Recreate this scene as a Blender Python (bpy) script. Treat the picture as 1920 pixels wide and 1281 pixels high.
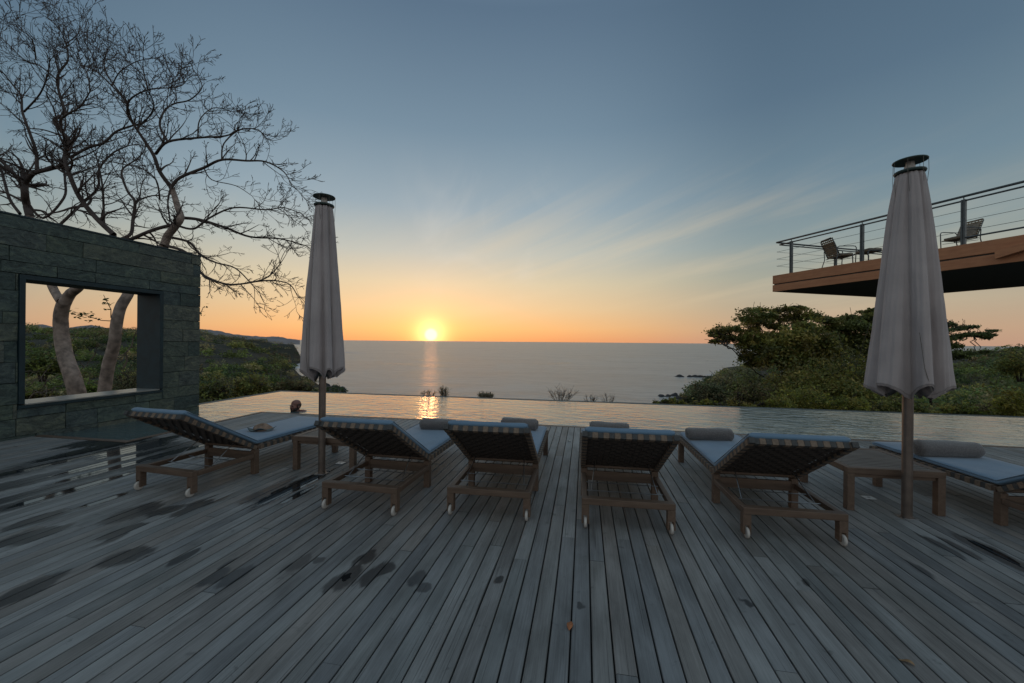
import bpy, math, random
import numpy as np
from mathutils import Vector, Matrix

# ------------------------------------------------------------------ camera, sky, sun, exposure
scene = bpy.context.scene
for o in list(bpy.data.objects):
    bpy.data.objects.remove(o)
EYE = 1.45
YAW = math.atan(136 / 750.0)          # deck boards run along world +Y; the camera looks a little left of them
ROLL = 0.0091
FPX = 750.0
cam_d = bpy.data.cameras.new('camera')
cam_d.sensor_width = 36; cam_d.lens = FPX / 1920 * 36
cam_d.clip_start = 0.05; cam_d.clip_end = 200000
cam = bpy.data.objects.new('camera', cam_d)
scene.collection.objects.link(cam)
cam.matrix_world = Matrix.Translation((0, 0, EYE)) @ Matrix.Rotation(YAW, 4, 'Z') @ Matrix.Rotation(math.radians(90), 4, 'X') @ Matrix.Rotation(ROLL, 4, 'Z')
scene.camera = cam
scene.view_settings.view_transform = 'Standard'
scene.view_settings.look = 'None'
scene.view_settings.exposure = 0.0
scene.view_settings.gamma = 1.0
scene.render.film_transparent = False
scene.cycles.max_bounces = 6
scene.cycles.diffuse_bounces = 3
scene.cycles.glossy_bounces = 3
scene.cycles.transparent_max_bounces = 6
scene.cycles.sample_clamp_indirect = 3
scene.cycles.sample_clamp_direct = 10
scene.cycles.caustics_reflective = False
scene.cycles.caustics_refractive = False
scene.cycles.use_denoising = True

SUN_AZ = math.radians(-11.46) - YAW    # measured from world +Y, clockwise positive
SUN_EL = math.radians(0.85)
SDIR = Vector((math.sin(SUN_AZ) * math.cos(SUN_EL), math.cos(SUN_AZ) * math.cos(SUN_EL), math.sin(SUN_EL)))

def lin(c):
    return tuple(((x / 255.0) / 12.92 if x / 255.0 <= 0.04045 else ((x / 255.0 + 0.055) / 1.055) ** 2.4) for x in c) + (1.0,)

class NT:
    """small helper for building node trees"""
    def __init__(s, tree): s.t = tree; s.n = tree.nodes; s.l = tree.links
    def new(s, kind, **kw):
        nd = s.n.new(kind)
        for k, v in kw.items(): setattr(nd, k, v)
        return nd
    def put(s, sock, val):
        if isinstance(val, bpy.types.NodeSocket): s.l.new(val, sock)
        elif val is not None: sock.default_value = val
    def math(s, op, a, b=None, c=None, clamp=False):
        nd = s.new('ShaderNodeMath', operation=op, use_clamp=clamp)
        s.put(nd.inputs[0], a)
        if b is not None: s.put(nd.inputs[1], b)
        if c is not None: s.put(nd.inputs[2], c)
        return nd.outputs[0]
    def vmath(s, op, a, b=None):
        nd = s.new('ShaderNodeVectorMath', operation=op)
        s.put(nd.inputs[0], a)
        if b is not None: s.put(nd.inputs[1], b)
        return nd.outputs['Value'] if op in ('DOT_PRODUCT', 'LENGTH') else nd.outputs['Vector']
    def mix(s, fac, a, b, mode='MIX'):
        nd = s.new('ShaderNodeMix', data_type='RGBA', blend_type=mode)
        s.put(nd.inputs['Factor'], fac); s.put(nd.inputs[6], a); s.put(nd.inputs[7], b)
        return nd.outputs[2]
    def ramp(s, fac, stops, interp='LINEAR'):
        nd = s.new('ShaderNodeValToRGB'); cr = nd.color_ramp; cr.interpolation = interp
        while len(cr.elements) < len(stops): cr.elements.new(0.5)
        for e, (p, c) in zip(cr.elements, stops):
            e.position = p; e.color = c if len(c) == 4 else tuple(c) + (1,)
        s.put(nd.inputs[0], fac)
        return nd.outputs[0]
    def noise(s, vec, scale, detail=3, rough=0.5, dist=0.0):
        nd = s.new('ShaderNodeTexNoise')
        s.put(nd.inputs['Vector'], vec); nd.inputs['Scale'].default_value = scale
        nd.inputs['Detail'].default_value = detail; nd.inputs['Roughness'].default_value = rough
        nd.inputs['Distortion'].default_value = dist
        return nd.outputs['Fac']
    def mapping(s, vec, scale=(1, 1, 1), loc=(0, 0, 0), rot=(0, 0, 0)):
        nd = s.new('ShaderNodeMapping'); s.put(nd.inputs['Vector'], vec)
        nd.inputs['Scale'].default_value = scale; nd.inputs['Location'].default_value = loc
        nd.inputs['Rotation'].default_value = rot
        return nd.outputs[0]
    def smooth(s, x, a, b):
        nd = s.new('ShaderNodeMapRange', interpolation_type='SMOOTHSTEP')
        s.put(nd.inputs[0], x); nd.inputs[1].default_value = a; nd.inputs[2].default_value = b
        return nd.outputs[0]

world = bpy.data.worlds.new('World'); scene.world = world; world.use_nodes = True
W = NT(world.node_tree)
for nd in list(W.n): W.n.remove(nd)
w_out = W.new('ShaderNodeOutputWorld'); w_bg = W.new('ShaderNodeBackground')
W.l.new(w_bg.outputs[0], w_out.inputs[0])
tc = W.new('ShaderNodeTexCoord').outputs['Generated']
sep = W.new('ShaderNodeSeparateXYZ'); W.l.new(tc, sep.inputs[0])
dz = sep.outputs[2]
hor = W.new('ShaderNodeCombineXYZ'); W.l.new(sep.outputs[0], hor.inputs[0]); W.l.new(sep.outputs[1], hor.inputs[1])
horn = W.vmath('NORMALIZE', hor.outputs[0])
cosaz = W.vmath('DOT_PRODUCT', horn, (math.sin(SUN_AZ), math.cos(SUN_AZ), 0))
el = W.math('MAXIMUM', dz, 0.0)
sun_ramp = W.ramp(el, [(0.0, lin((238, 162, 106))), (0.03, lin((240, 184, 124))), (0.08, lin((230, 197, 152))), (0.14, lin((216, 200, 168))),
                       (0.21, lin((186, 190, 182))), (0.31, lin((148, 167, 178))), (0.46, lin((115, 139, 157))), (0.64, lin((88, 111, 133))), (0.80, lin((116, 138, 155))), (1.0, lin((138, 158, 172)))])
side_ramp = W.ramp(el, [(0.0, lin((190, 152, 128))), (0.03, lin((189, 159, 133))), (0.08, lin((175, 162, 142))), (0.14, lin((158, 160, 148))),
                        (0.21, lin((133, 149, 152))), (0.31, lin((108, 132, 147))), (0.46, lin((86, 110, 130))), (0.62, lin((74, 97, 118))), (0.80, lin((116, 138, 155))), (1.0, lin((138, 158, 172)))])
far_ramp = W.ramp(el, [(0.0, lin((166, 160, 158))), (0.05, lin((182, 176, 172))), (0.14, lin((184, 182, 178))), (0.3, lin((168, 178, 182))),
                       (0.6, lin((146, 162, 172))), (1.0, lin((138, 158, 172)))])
f1 = W.smooth(cosaz, 0.70, 1.0)
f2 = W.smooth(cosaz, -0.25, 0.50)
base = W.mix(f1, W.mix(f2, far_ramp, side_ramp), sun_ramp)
# cirrus: streaks that climb to the right away from the sun, and a soft plume above it
az = W.math('ARCTAN2', sep.outputs[0], sep.outputs[1])
azr = W.math('SUBTRACT', az, SUN_AZ)
fan = W.math('ARCTAN2', W.math('ADD', dz, 0.12), W.math('ADD', azr, 0.75))
cv = W.new('ShaderNodeCombineXYZ'); W.put(cv.inputs[0], W.math('MULTIPLY', azr, 1.1)); W.put(cv.inputs[1], W.math('MULTIPLY', fan, 17.0))
cirrus = W.smooth(W.noise(cv.outputs[0], 1.25, 5, 0.55, 0.35), 0.42, 0.72)
band = W.math('MULTIPLY', W.smooth(dz, 0.015, 0.08), W.math('SUBTRACT', 1.0, W.smooth(dz, 0.20, 0.42)))
rightside = W.math('ADD', 0.12, W.math('MULTIPLY', W.smooth(azr, -0.05, 0.25), 0.88))
cirf = W.math('MULTIPLY', W.math('MULTIPLY', cirrus, band), W.math('MULTIPLY', W.math('MULTIPLY', rightside, W.smooth(cosaz, 0.2, 0.8)), 0.27))
base = W.mix(cirf, base, lin((232, 208, 170)))
pv = W.new('ShaderNodeCombineXYZ'); W.put(pv.inputs[0], W.math('MULTIPLY', azr, 3.0)); W.put(pv.inputs[1], W.math('MULTIPLY', dz, 2.6))
plume = W.smooth(W.noise(pv.outputs[0], 1.7, 4, 0.55, 0.8), 0.42, 0.75)
pmask = W.math('MULTIPLY', W.math('MULTIPLY', W.smooth(azr, -0.12, 0.04), W.math('SUBTRACT', 1.0, W.smooth(azr, 0.15, 0.4))), W.math('MULTIPLY', W.smooth(dz, 0.05, 0.2), W.math('SUBTRACT', 1.0, W.smooth(dz, 0.30, 0.46))))
base = W.mix(W.math('MULTIPLY', W.math('MULTIPLY', plume, pmask), 0.30), base, lin((226, 220, 208)))
# glow round the sun and the disc itself
dsun = W.vmath('DOT_PRODUCT', tc, tuple(SDIR))
ang = W.math('SQRT', W.math('MAXIMUM', W.math('MULTIPLY', W.math('SUBTRACT', 1.0, dsun), 2.0), 0.0))
def gauss(width):
    q = W.math('DIVIDE', ang, width)
    return W.math('EXPONENT', W.math('MULTIPLY', W.math('MULTIPLY', q, q), -1.0))
def addglow(b, width, col, k):
    return W.mix(W.math('MULTIPLY', gauss(width), k), b, col, 'ADD')
base = addglow(base, 0.20, (1.0, 0.55, 0.22, 1), 0.07)
base = addglow(base, 0.070, (1.0, 0.50, 0.06, 1), 0.24)
base = addglow(base, 0.034, (1.0, 0.8, 0.3, 1), 0.9)
disc = W.math('SUBTRACT', 1.0, W.smooth(ang, 0.010, 0.0185))
base = W.mix(disc, base, (1.5, 1.3, 0.85, 1))
# below the horizon only dim bounce
base = W.mix(W.smooth(dz, 0.0, -0.02), base, (0.06, 0.065, 0.08, 1))
# a weak physical sky on top of the dusk colours
nis = W.new('ShaderNodeTexSky'); nis.sky_type = 'NISHITA'; nis.sun_disc = False
nis.sun_elevation = math.radians(0.85); nis.sun_rotation = SUN_AZ
base = W.mix(0.02, base, nis.outputs[0], 'ADD')
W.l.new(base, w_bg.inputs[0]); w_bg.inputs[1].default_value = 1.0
world.cycles.sampling_method = 'AUTOMATIC'

sun_d = bpy.data.lights.new('sun', 'SUN'); sun_d.energy = 0.015; sun_d.angle = math.radians(1.8); sun_d.color = (1.0, 0.36, 0.12)
sun = bpy.data.objects.new('sun', sun_d); scene.collection.objects.link(sun)
sun.rotation_euler = SDIR.to_track_quat('Z', 'Y').to_euler()

# ------------------------------------------------------------------ helpers
C = scene.collection
rng = np.random.default_rng(7)
random.seed(7)
CY, SY = math.cos(YAW), math.sin(YAW)

def uw(u, Z, z=0.0):
    """a point at image-slope u and depth Z in front of the camera, as world x, y, z"""
    x = u * Z
    return Vector((x * CY - Z * SY, x * SY + Z * CY, z))
def uvpx(px, py):
    a, b = (px - 960) / FPX, (640.5 - py) / FPX
    c, s = math.cos(ROLL), math.sin(ROLL)
    return c * a - s * b, c * b + s * a
def at(px, py, Z):
    u, v = uvpx(px, py)
    p = uw(u, Z); p.z = EYE + v * Z
    return p

def tag(o, label=None, cat=None, group=None, kind=None):
    if label: o['label'] = label
    if cat: o['category'] = cat
    if group: o['group'] = group
    if kind: o['kind'] = kind
    return o
def empty(name, loc=(0, 0, 0), rz=0.0, label=None, cat=None, group=None):
    o = bpy.data.objects.new(name, None); o.empty_display_size = 0.1
    C.objects.link(o); o.location = loc; o.rotation_euler = (0, 0, rz)
    return tag(o, label, cat, group)

class MB:
    """collects verts / faces (+ per-vertex colour) and links them as one mesh object"""
    def __init__(s): s.v = []; s.f = []; s.c = []; s.mi = []; s.cur = 0
    def add(s, verts, faces, col=None):
        b = len(s.v); s.v.extend([tuple(v) for v in verts])
        s.f.extend([tuple(b + i for i in f) for f in faces]); s.mi.extend([s.cur] * len(faces))
        s.c.extend([col or (1, 1, 1)] * len(verts))
    def box(s, lo, hi, M=None, col=None):
        x0, y0, z0 = lo; x1, y1, z1 = hi
        vs = [(x0, y0, z0), (x1, y0, z0), (x1, y1, z0), (x0, y1, z0), (x0, y0, z1), (x1, y0, z1), (x1, y1, z1), (x0, y1, z1)]
        if M is not None: vs = [M @ Vector(v) for v in vs]
        s.add(vs, [(0, 3, 2, 1), (4, 5, 6, 7), (0, 1, 5, 4), (1, 2, 6, 5), (2, 3, 7, 6), (3, 0, 4, 7)], col)
    def tube(s, pts, r, n=8, col=None, cap=True):
        pts = [Vector(p) for p in pts]
        rs = r if isinstance(r, (list, tuple)) else [r] * len(pts)
        up = None; rings = []
        for i, p in enumerate(pts):
            a = pts[max(i - 1, 0)]; b = pts[min(i + 1, len(pts) - 1)]
            d = (b - a).normalized() if (b - a).length > 1e-9 else Vector((0, 0, 1))
            if up is None:
                up = d.orthogonal().normalized()
            up = (up - d * up.dot(d))
            up = up.normalized() if up.length > 1e-6 else d.orthogonal().normalized()
            w = d.cross(up)
            rings.append([p + (up * math.cos(2 * math.pi * k / n) + w * math.sin(2 * math.pi * k / n)) * rs[i] for k in range(n)])
        vs = [v for rg in rings for v in rg]; fs = []
        for i in range(len(pts) - 1):
            for k in range(n):
                fs.append((i * n + k, i * n + (k + 1) % n, (i + 1) * n + (k + 1) % n, (i + 1) * n + k))
        if cap:
            fs.append(tuple(reversed(range(n)))); fs.append(tuple((len(pts) - 1) * n + k for k in range(n)))
        s.add(vs, fs, col)
    def lathe(s, prof, center=(0, 0, 0), n=24, col=None, M=None):
        vs = []; fs = []
        for r, z in prof:
            for k in range(n):
                a = 2 * math.pi * k / n
                v = Vector((r * math.cos(a), r * math.sin(a), z))
                if M is not None: v = M @ v
                vs.append(v + Vector(center))
        for i in range(len(prof) - 1):
            for k in range(n):
                fs.append((i * n + k, i * n + (k + 1) % n, (i + 1) * n + (k + 1) % n, (i + 1) * n + k))
        fs.append(tuple(reversed(range(n)))); fs.append(tuple((len(prof) - 1) * n + k for k in range(n)))
        s.add(vs, fs, col)
    def build(s, name, mat=None, parent=None, smooth=False, bevel=0.0, bseg=2, loc=None):
        me = bpy.data.meshes.new(name); me.from_pydata(s.v, [], s.f); me.update()
        if any(c != (1, 1, 1) for c in s.c):
            at_ = me.color_attributes.new('Col', 'FLOAT_COLOR', 'POINT')
            arr = np.ones((len(s.v), 4), 'f4'); arr[:, :3] = np.array(s.c, 'f4')
            at_.data.foreach_set('color', arr.ravel())
        if mat is not None:
            for m in (mat if isinstance(mat, (list, tuple)) else [mat]): me.materials.append(m)
            if isinstance(mat, (list, tuple)): me.polygons.foreach_set('material_index', s.mi)
        if smooth: me.polygons.foreach_set('use_smooth', [True] * len(me.polygons))
        o = bpy.data.objects.new(name, me); C.objects.link(o)
        if parent is not None: o.parent = parent
        if loc is not None: o.location = loc
        if bevel > 0:
            b = o.modifiers.new('bevel', 'BEVEL'); b.width = bevel; b.segments = bseg; b.limit_method = 'ANGLE'
            b.angle_limit = math.radians(40)
        return o
def np_mesh(name, verts, quads, mat, col=None, parent=None, smooth=False, attrs=None, nper=4):
    verts = np.asarray(verts, 'f4'); quads = np.asarray(quads, 'i4')
    me = bpy.data.meshes.new(name)
    me.vertices.add(len(verts)); me.vertices.foreach_set('co', verts.ravel())
    nf = len(quads)
    me.loops.add(nf * nper); me.loops.foreach_set('vertex_index', quads.ravel())
    me.polygons.add(nf); me.polygons.foreach_set('loop_start', np.arange(0, nf * nper, nper, dtype='i4'))
    try: me.polygons.foreach_set('loop_total', np.full(nf, nper, 'i4'))
    except Exception: pass
    if smooth: me.polygons.foreach_set('use_smooth', np.ones(nf, bool))
    me.update(calc_edges=True); me.validate()
    if col is not None:
        a = me.color_attributes.new('Col', 'FLOAT_COLOR', 'POINT')
        cc = np.ones((len(verts), 4), 'f4'); cc[:, :3] = col
        a.data.foreach_set('color', cc.ravel())
    for k, v in (attrs or {}).items():
        a = me.attributes.new(k, 'FLOAT', 'POINT'); a.data.foreach_set('value', np.asarray(v, 'f4'))
    if not smooth:
        sf_ = me.attributes.new('sharp_face', 'BOOLEAN', 'FACE'); sf_.data.foreach_set('value', np.ones(len(me.polygons), bool))
    me.materials.append(mat)
    o = bpy.data.objects.new(name, me); C.objects.link(o)
    if parent is not None: o.parent = parent
    return o
def copy_tree(o, parent=None):
    c = o.copy(); C.objects.link(c)
    if parent is not None: c.parent = parent
    for ch in list(o.children): copy_tree(ch, c)
    return c

def hash2(ix, iy, seed=0):
    n = (ix.astype(np.int64) * 374761393 + iy.astype(np.int64) * 668265263 + seed * 1442695041) & 0xffffffff
    n = ((n ^ (n >> 13)) * 1274126177) & 0xffffffff
    return ((n ^ (n >> 16)) & 0xffff) / 65535.0
def vnoise(x, y, seed=0):
    x = np.asarray(x, float); y = np.asarray(y, float)
    ix = np.floor(x); iy = np.floor(y); fx = x - ix; fy = y - iy
    fx = fx * fx * (3 - 2 * fx); fy = fy * fy * (3 - 2 * fy)
    a = hash2(ix, iy, seed); b = hash2(ix + 1, iy, seed); c = hash2(ix, iy + 1, seed); d = hash2(ix + 1, iy + 1, seed)
    return (a * (1 - fx) + b * fx) * (1 - fy) + (c * (1 - fx) + d * fx) * fy
def fbm(x, y, seed=0, o=4):
    s = 0; a = 0.5; t = 0
    for i in range(o):
        s = s + a * vnoise(x * 2 ** i, y * 2 ** i, seed + i); t += a; a *= 0.5
    return s / t

# ------------------------------------------------------------------ materials
def mat(name):
    m = bpy.data.materials.new(name); m.use_nodes = True
    N = NT(m.node_tree); p = N.n['Principled BSDF']
    return m, N, p
def bump(N, p, h, strength, dist):
    b = N.new('ShaderNodeBump'); b.inputs['Strength'].default_value = strength; b.inputs['Distance'].default_value = dist
    N.put(b.inputs['Height'], h); N.l.new(b.outputs[0], p.inputs['Normal']); return b
def objco(N): return N.new('ShaderNodeTexCoord').outputs['Object']
def attr(N, name): 
    a = N.new('ShaderNodeAttribute'); a.attribute_name = name; return a

def wood_mat(name, c0, c1, grain=(40, 3, 40), rough=0.55):
    m, N, p = mat(name); o = objco(N)
    n1 = N.noise(N.mapping(o, grain), 1.0, 5, 0.65, 0.4); n2 = N.noise(o, 5.0, 3)
    col = N.ramp(N.math('ADD', N.math('MULTIPLY', n1, 0.7), N.math('MULTIPLY', n2, 0.3)), [(0.3, c0 + (1,)), (0.7, c1 + (1,))])
    N.l.new(col, p.inputs['Base Color']); p.inputs['Roughness'].default_value = rough
    bump(N, p, n1, 0.25, 0.002); return m
M_TEAK = wood_mat('weathered_teak', (0.082, 0.050, 0.034), (0.175, 0.115, 0.080))
M_TEAKX = wood_mat('weathered_teak_cross', (0.082, 0.050, 0.034), (0.175, 0.115, 0.080), (3, 40, 40))
M_SLAT = wood_mat('table_slat_wood', (0.10, 0.080, 0.066), (0.20, 0.165, 0.14), (4, 50, 30))

def plain(name, col, rough=0.5, metal=0.0, nscale=8.0, var=0.25, bmp=0.0, bscale=200):
    m, N, p = mat(name); o = objco(N)
    n = N.noise(o, nscale, 4)
    d = tuple(x * (1 - var) for x in col) + (1,); l = tuple(min(1, x * (1 + var)) for x in col) + (1,)
    N.l.new(N.ramp(n, [(0.3, d), (0.7, l)]), p.inputs['Base Color'])
    p.inputs['Roughness'].default_value = rough; p.inputs['Metallic'].default_value = metal
    if bmp: bump(N, p, N.noise(o, bscale, 2), bmp, 0.002)
    return m
M_WEB = plain('dark_webbing', (0.065, 0.05, 0.042), 0.8, 0, 60, 0.4, 0.3, 400)
M_STRAPT = plain('tan_strap', (0.185, 0.13, 0.092), 0.75, 0, 60, 0.25, 0.3, 300)
M_STRAPG = plain('grey_strap', (0.06, 0.058, 0.056), 0.75, 0, 60, 0.25, 0.3, 300)
M_WHEEL = plain('white_plastic', (0.52, 0.48, 0.44), 0.4, 0, 20, 0.1)
M_STEEL = plain('brushed_steel', (0.34, 0.34, 0.35), 0.38, 1.0, 30, 0.15)
M_POLE = plain('pole_metal', (0.20, 0.155, 0.13), 0.36, 0.6, 12, 0.2)
M_DISC = plain('dark_green_plastic', (0.035, 0.055, 0.045), 0.45, 0, 10, 0.2)
M_CORD = plain('grey_cord', (0.16, 0.14, 0.12), 0.8, 0, 50, 0.2)
M_PLATE = plain('white_floor_plate', (0.62, 0.62, 0.62), 0.3, 0, 20, 0.1)
M_FRAME = plain('dark_slate_frame', (0.008, 0.026, 0.034), 0.55, 0.0, 6, 0.3, 0.1, 60)
M_SILL = plain('slate_sill', (0.26, 0.25, 0.23), 0.30, 0.0, 6, 0.2, 0.1, 60)
M_CUSH, Nn, pp = mat('blue_cushion_fabric'); oo = objco(Nn)
Nn.l.new(Nn.ramp(Nn.noise(oo, 3.0, 4), [(0.3, (0.085, 0.155, 0.235, 1)), (0.7, (0.12, 0.205, 0.295, 1))]), pp.inputs['Base Color'])
pp.inputs['Roughness'].default_value = 0.75; pp.inputs['Sheen Weight'].default_value = 0.35
_h = Nn.math('ADD', Nn.math('MULTIPLY', Nn.noise(oo, 7.0, 3, 0.5), 0.6), Nn.math('MULTIPLY', Nn.noise(oo, 300.0, 2), 0.05))
bump(Nn, pp, _h, 0.5, 0.012)
M_TOWEL, Nn, pp = mat('taupe_towel'); oo = objco(Nn)
Nn.l.new(Nn.ramp(Nn.noise(oo, 90.0, 3), [(0.3, (0.10, 0.085, 0.08, 1)), (0.7, (0.19, 0.165, 0.155, 1))]), pp.inputs['Base Color'])
pp.inputs['Roughness'].default_value = 0.95; pp.inputs['Sheen Weight'].default_value = 0.5
bump(Nn, pp, Nn.noise(oo, 220.0, 3), 0.9, 0.006)
M_CANVAS, Nn, pp = mat('parasol_canvas'); oo = objco(Nn)
Nn.l.new(Nn.ramp(Nn.noise(oo, 2.6, 4), [(0.25, (0.34, 0.29, 0.285, 1)), (0.75, (0.50, 0.43, 0.415, 1))]), pp.inputs['Base Color'])
pp.inputs['Roughness'].default_value = 0.85; pp.inputs['Sheen Weight'].default_value = 0.2
_h = Nn.math('ADD', Nn.math('MULTIPLY', Nn.noise(Nn.mapping(oo, (14, 14, 2.5)), 1.0, 4, 0.55), 0.7), Nn.math('MULTIPLY', Nn.noise(oo, 380.0, 1), 0.06))
bump(Nn, pp, _h, 0.8, 0.03)
M_HEM = plain('parasol_hem', (0.30, 0.26, 0.25), 0.85, 0, 40, 0.2)

# deck boards: weathered grey timber, wet in places
M_DECK, N, p = mat('weathered_deck'); o_ = objco(N)
rnd = attr(N, 'rnd').outputs['Fac']; damp_a = attr(N, 'damp').outputs['Fac']; pud_a = attr(N, 'pud').outputs['Fac']
shift = N.new('ShaderNodeCombineXYZ'); N.put(shift.inputs[0], N.math('MULTIPLY', rnd, 37.0)); N.put(shift.inputs[1], N.math('MULTIPLY', rnd, 91.0))
pos = N.vmath('ADD', o_, shift.outputs[0])
grain = N.noise(N.mapping(pos, (130, 2.2, 1)), 1.0, 6, 0.7, 0.5)
fine = N.noise(N.mapping(pos, (420, 14, 1)), 1.0, 3, 0.6)
blot = N.noise(N.mapping(pos, (6, 1.6, 1)), 1.0, 5, 0.6, 0.3)
big = N.noise(o_, 0.55, 4, 0.6)
spots = N.noise(o_, 9.0, 4, 0.65, 0.4)
tone = N.math('ADD', N.math('ADD', N.math('MULTIPLY', grain, 0.30), N.math('MULTIPLY', blot, 0.42)), N.math('ADD', N.math('MULTIPLY', big, 0.26), N.math('MULTIPLY', fine, 0.10)))
dry = N.ramp(tone, [(0.38, (0.085, 0.081, 0.077, 1)), (0.50, (0.172, 0.167, 0.160, 1)), (0.64, (0.285, 0.280, 0.272, 1))])
hue = N.ramp(rnd, [(0.0, (0.62, 0.66, 0.72, 1)), (0.2, (0.95, 0.97, 1.0, 1)), (0.4, (0.98, 0.86, 0.78, 1)), (0.55, (1.0, 1.02, 1.02, 1)), (0.75, (1.25, 1.25, 1.25, 1)), (0.88, (0.72, 0.78, 0.80, 1)), (1.0, (1.08, 0.98, 0.90, 1))])
dry = N.mix(0.62, dry, N.mix(1.0, dry, hue, 'MULTIPLY'))
greenish = N.smooth(N.noise(o_, 1.7, 3), 0.55, 0.75)
dry = N.mix(N.math('MULTIPLY', greenish, 0.35), dry, (0.085, 0.10, 0.095, 1))
dry = N.mix(N.math('MULTIPLY', N.smooth(spots, 0.62, 0.72), 0.45), dry, (0.05, 0.05, 0.05, 1))
crack = N.math('SUBTRACT', 1.0, N.smooth(N.noise(N.mapping(pos, (90, 0.9, 1)), 1.0, 2, 0.5), 0.30, 0.36))
dry = N.mix(N.math('MULTIPLY', crack, 0.6), dry, (0.03, 0.028, 0.027, 1))
edge = N.math('MULTIPLY', N.math('SUBTRACT', N.noise(N.mapping(o_, (26, 7, 1)), 1.0, 4, 0.6), 0.5), 1.3)
damp = N.smooth(N.math('ADD', damp_a, edge), 0.0, 0.42)
pud = N.smooth(N.math('ADD', pud_a, edge), 0.10, 0.24)
col = N.mix(N.math('MULTIPLY', damp, 0.80), dry, (0.022, 0.021, 0.021, 1))
col = N.mix(pud, col, (0.016, 0.017, 0.018, 1))
N.l.new(col, p.inputs['Base Color'])
r1 = N.mix(damp, (0.60,) * 3 + (1,), (0.38,) * 3 + (1,)); r1 = N.mix(pud, r1, (0.04,) * 3 + (1,))
N.l.new(r1, p.inputs['Roughness'])
hh = N.math('ADD', N.math('MULTIPLY', grain, 0.6), N.math('ADD', N.math('MULTIPLY', fine, 0.35), N.math('MULTIPLY', crack, -0.8)))
hh = N.math('MULTIPLY', hh, N.math('SUBTRACT', 1.0, N.math('MULTIPLY', pud, 0.93)))
bump(N, p, hh, 0.30, 0.002)
M_UNDER = plain('dark_subframe', (0.012, 0.011, 0.010), 0.9)

# stone cladding
M_STONE, N, p = mat('green_stone_cladding'); rr = attr(N, 'rnd').outputs['Fac']; o_ = objco(N)
sh = N.new('ShaderNodeCombineXYZ'); N.put(sh.inputs[1], N.math('MULTIPLY', rr, 53.0)); N.put(sh.inputs[2], N.math('MULTIPLY', rr, 29.0))
pos = N.vmath('ADD', o_, sh.outputs[0])
v1 = N.noise(N.mapping(pos, (1, 3, 5)), 1.6, 6, 0.62, 1.2); v2 = N.noise(pos, 22.0, 4, 0.6)
base_c = N.ramp(rr, [(0.0, (0.040, 0.062, 0.058, 1)), (0.3, (0.070, 0.098, 0.086, 1)), (0.55, (0.050, 0.075, 0.078, 1)), (0.75, (0.100, 0.112, 0.092, 1)), (1.0, (0.060, 0.088, 0.070, 1))])
v = N.math('ADD', N.math('MULTIPLY', v1, 0.75), N.math('MULTIPLY', v2, 0.25))
base_c = N.mix(1.0, base_c, N.ramp(v, [(0.3, (0.30, 0.32, 0.34, 1)), (0.50, (0.95, 0.95, 0.95, 1)), (0.70, (2.0, 1.8, 1.5, 1))]), 'MULTIPLY')
N.l.new(base_c, p.inputs['Base Color']); p.inputs['Roughness'].default_value = 0.62
bump(N, p, N.math('ADD', N.math('MULTIPLY', v1, 0.8), N.math('MULTIPLY', v2, 0.5)), 0.9, 0.03)
M_MORTAR = plain('dark_mortar', (0.030, 0.036, 0.034), 0.9)

# terrace timber facing
M_FASCIA = wood_mat('terrace_fascia_wood', (0.38, 0.15, 0.07), (0.56, 0.25, 0.12), (2, 2, 22), 0.6)
M_SOFFIT = plain('dark_soffit', (0.075, 0.062, 0.052), 0.8, 0, 50, 0.5, 0.4, 120)
M_RAIL = plain('painted_rail_steel', (0.10, 0.11, 0.115), 0.4, 0.4, 10, 0.15)
M_WICKER = plain('tan_wicker', (0.22, 0.15, 0.09), 0.8, 0, 30, 0.35, 0.4, 120)
M_CHAIRCUSH = plain('striped_seat_cloth', (0.22, 0.18, 0.14), 0.9, 0, 14, 0.4)

# water
M_POOL, N, p = mat('pool_water'); o_ = objco(N)
p.inputs['Base Color'].default_value = (0.08, 0.115, 0.12, 1); p.inputs['Roughness'].default_value = 0.025; p.inputs['IOR'].default_value = 1.7
wn = N.noise(N.mapping(o_, (1.0, 2.2, 1), rot=(0, 0, 0.25)), 2.6, 4, 0.55, 0.5)
wn2 = N.noise(N.mapping(o_, (1.0, 1.6, 1), rot=(0, 0, -0.5)), 8.0, 3, 0.5, 0.3)
amp = N.smooth(N.noise(o_, 0.35, 2), 0.35, 0.65)
hsum = N.math('MULTIPLY', N.math('ADD', N.math('MULTIPLY', wn, 1.0), N.math('MULTIPLY', wn2, 0.22)), N.math('ADD', 0.55, N.math('MULTIPLY', amp, 0.6)))
bump(N, p, hsum, 0.85, 0.027)
M_SEA, N, p = mat('sea_water'); o_ = objco(N)
foam_n = N.noise(N.mapping(o_, (0.012, 0.03, 1), rot=(0, 0, 0.2)), 1.0, 6, 0.65, 0.8)
swell = N.math('ADD', N.math('MULTIPLY', N.noise(N.mapping(o_, (0.0055, 0.011, 1), rot=(0, 0, 0.5)), 1.0, 6, 0.68, 1.2), 0.65), N.math('MULTIPLY', N.noise(N.mapping(o_, (0.05, 0.12, 1), rot=(0, 0, 0.3)), 1.0, 4, 0.6), 0.35))
chop = N.noise(N.mapping(o_, (0.05, 0.14, 1), rot=(0, 0, 0.28)), 1.0, 5, 0.6, 0.4)
chop2 = N.noise(N.mapping(o_, (0.5, 1.1, 1), rot=(0, 0, 0.4)), 1.0, 4, 0.6)
scol = N.ramp(swell, [(0.38, (0.18, 0.17, 0.17, 1)), (0.60, (0.42, 0.39, 0.36, 1))])
N.l.new(scol, p.inputs['Base Color']); p.inputs['IOR'].default_value = 1.33
N.l.new(N.math('ADD', 0.16, N.math('MULTIPLY', swell, 0.30)), p.inputs['Roughness'])
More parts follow.
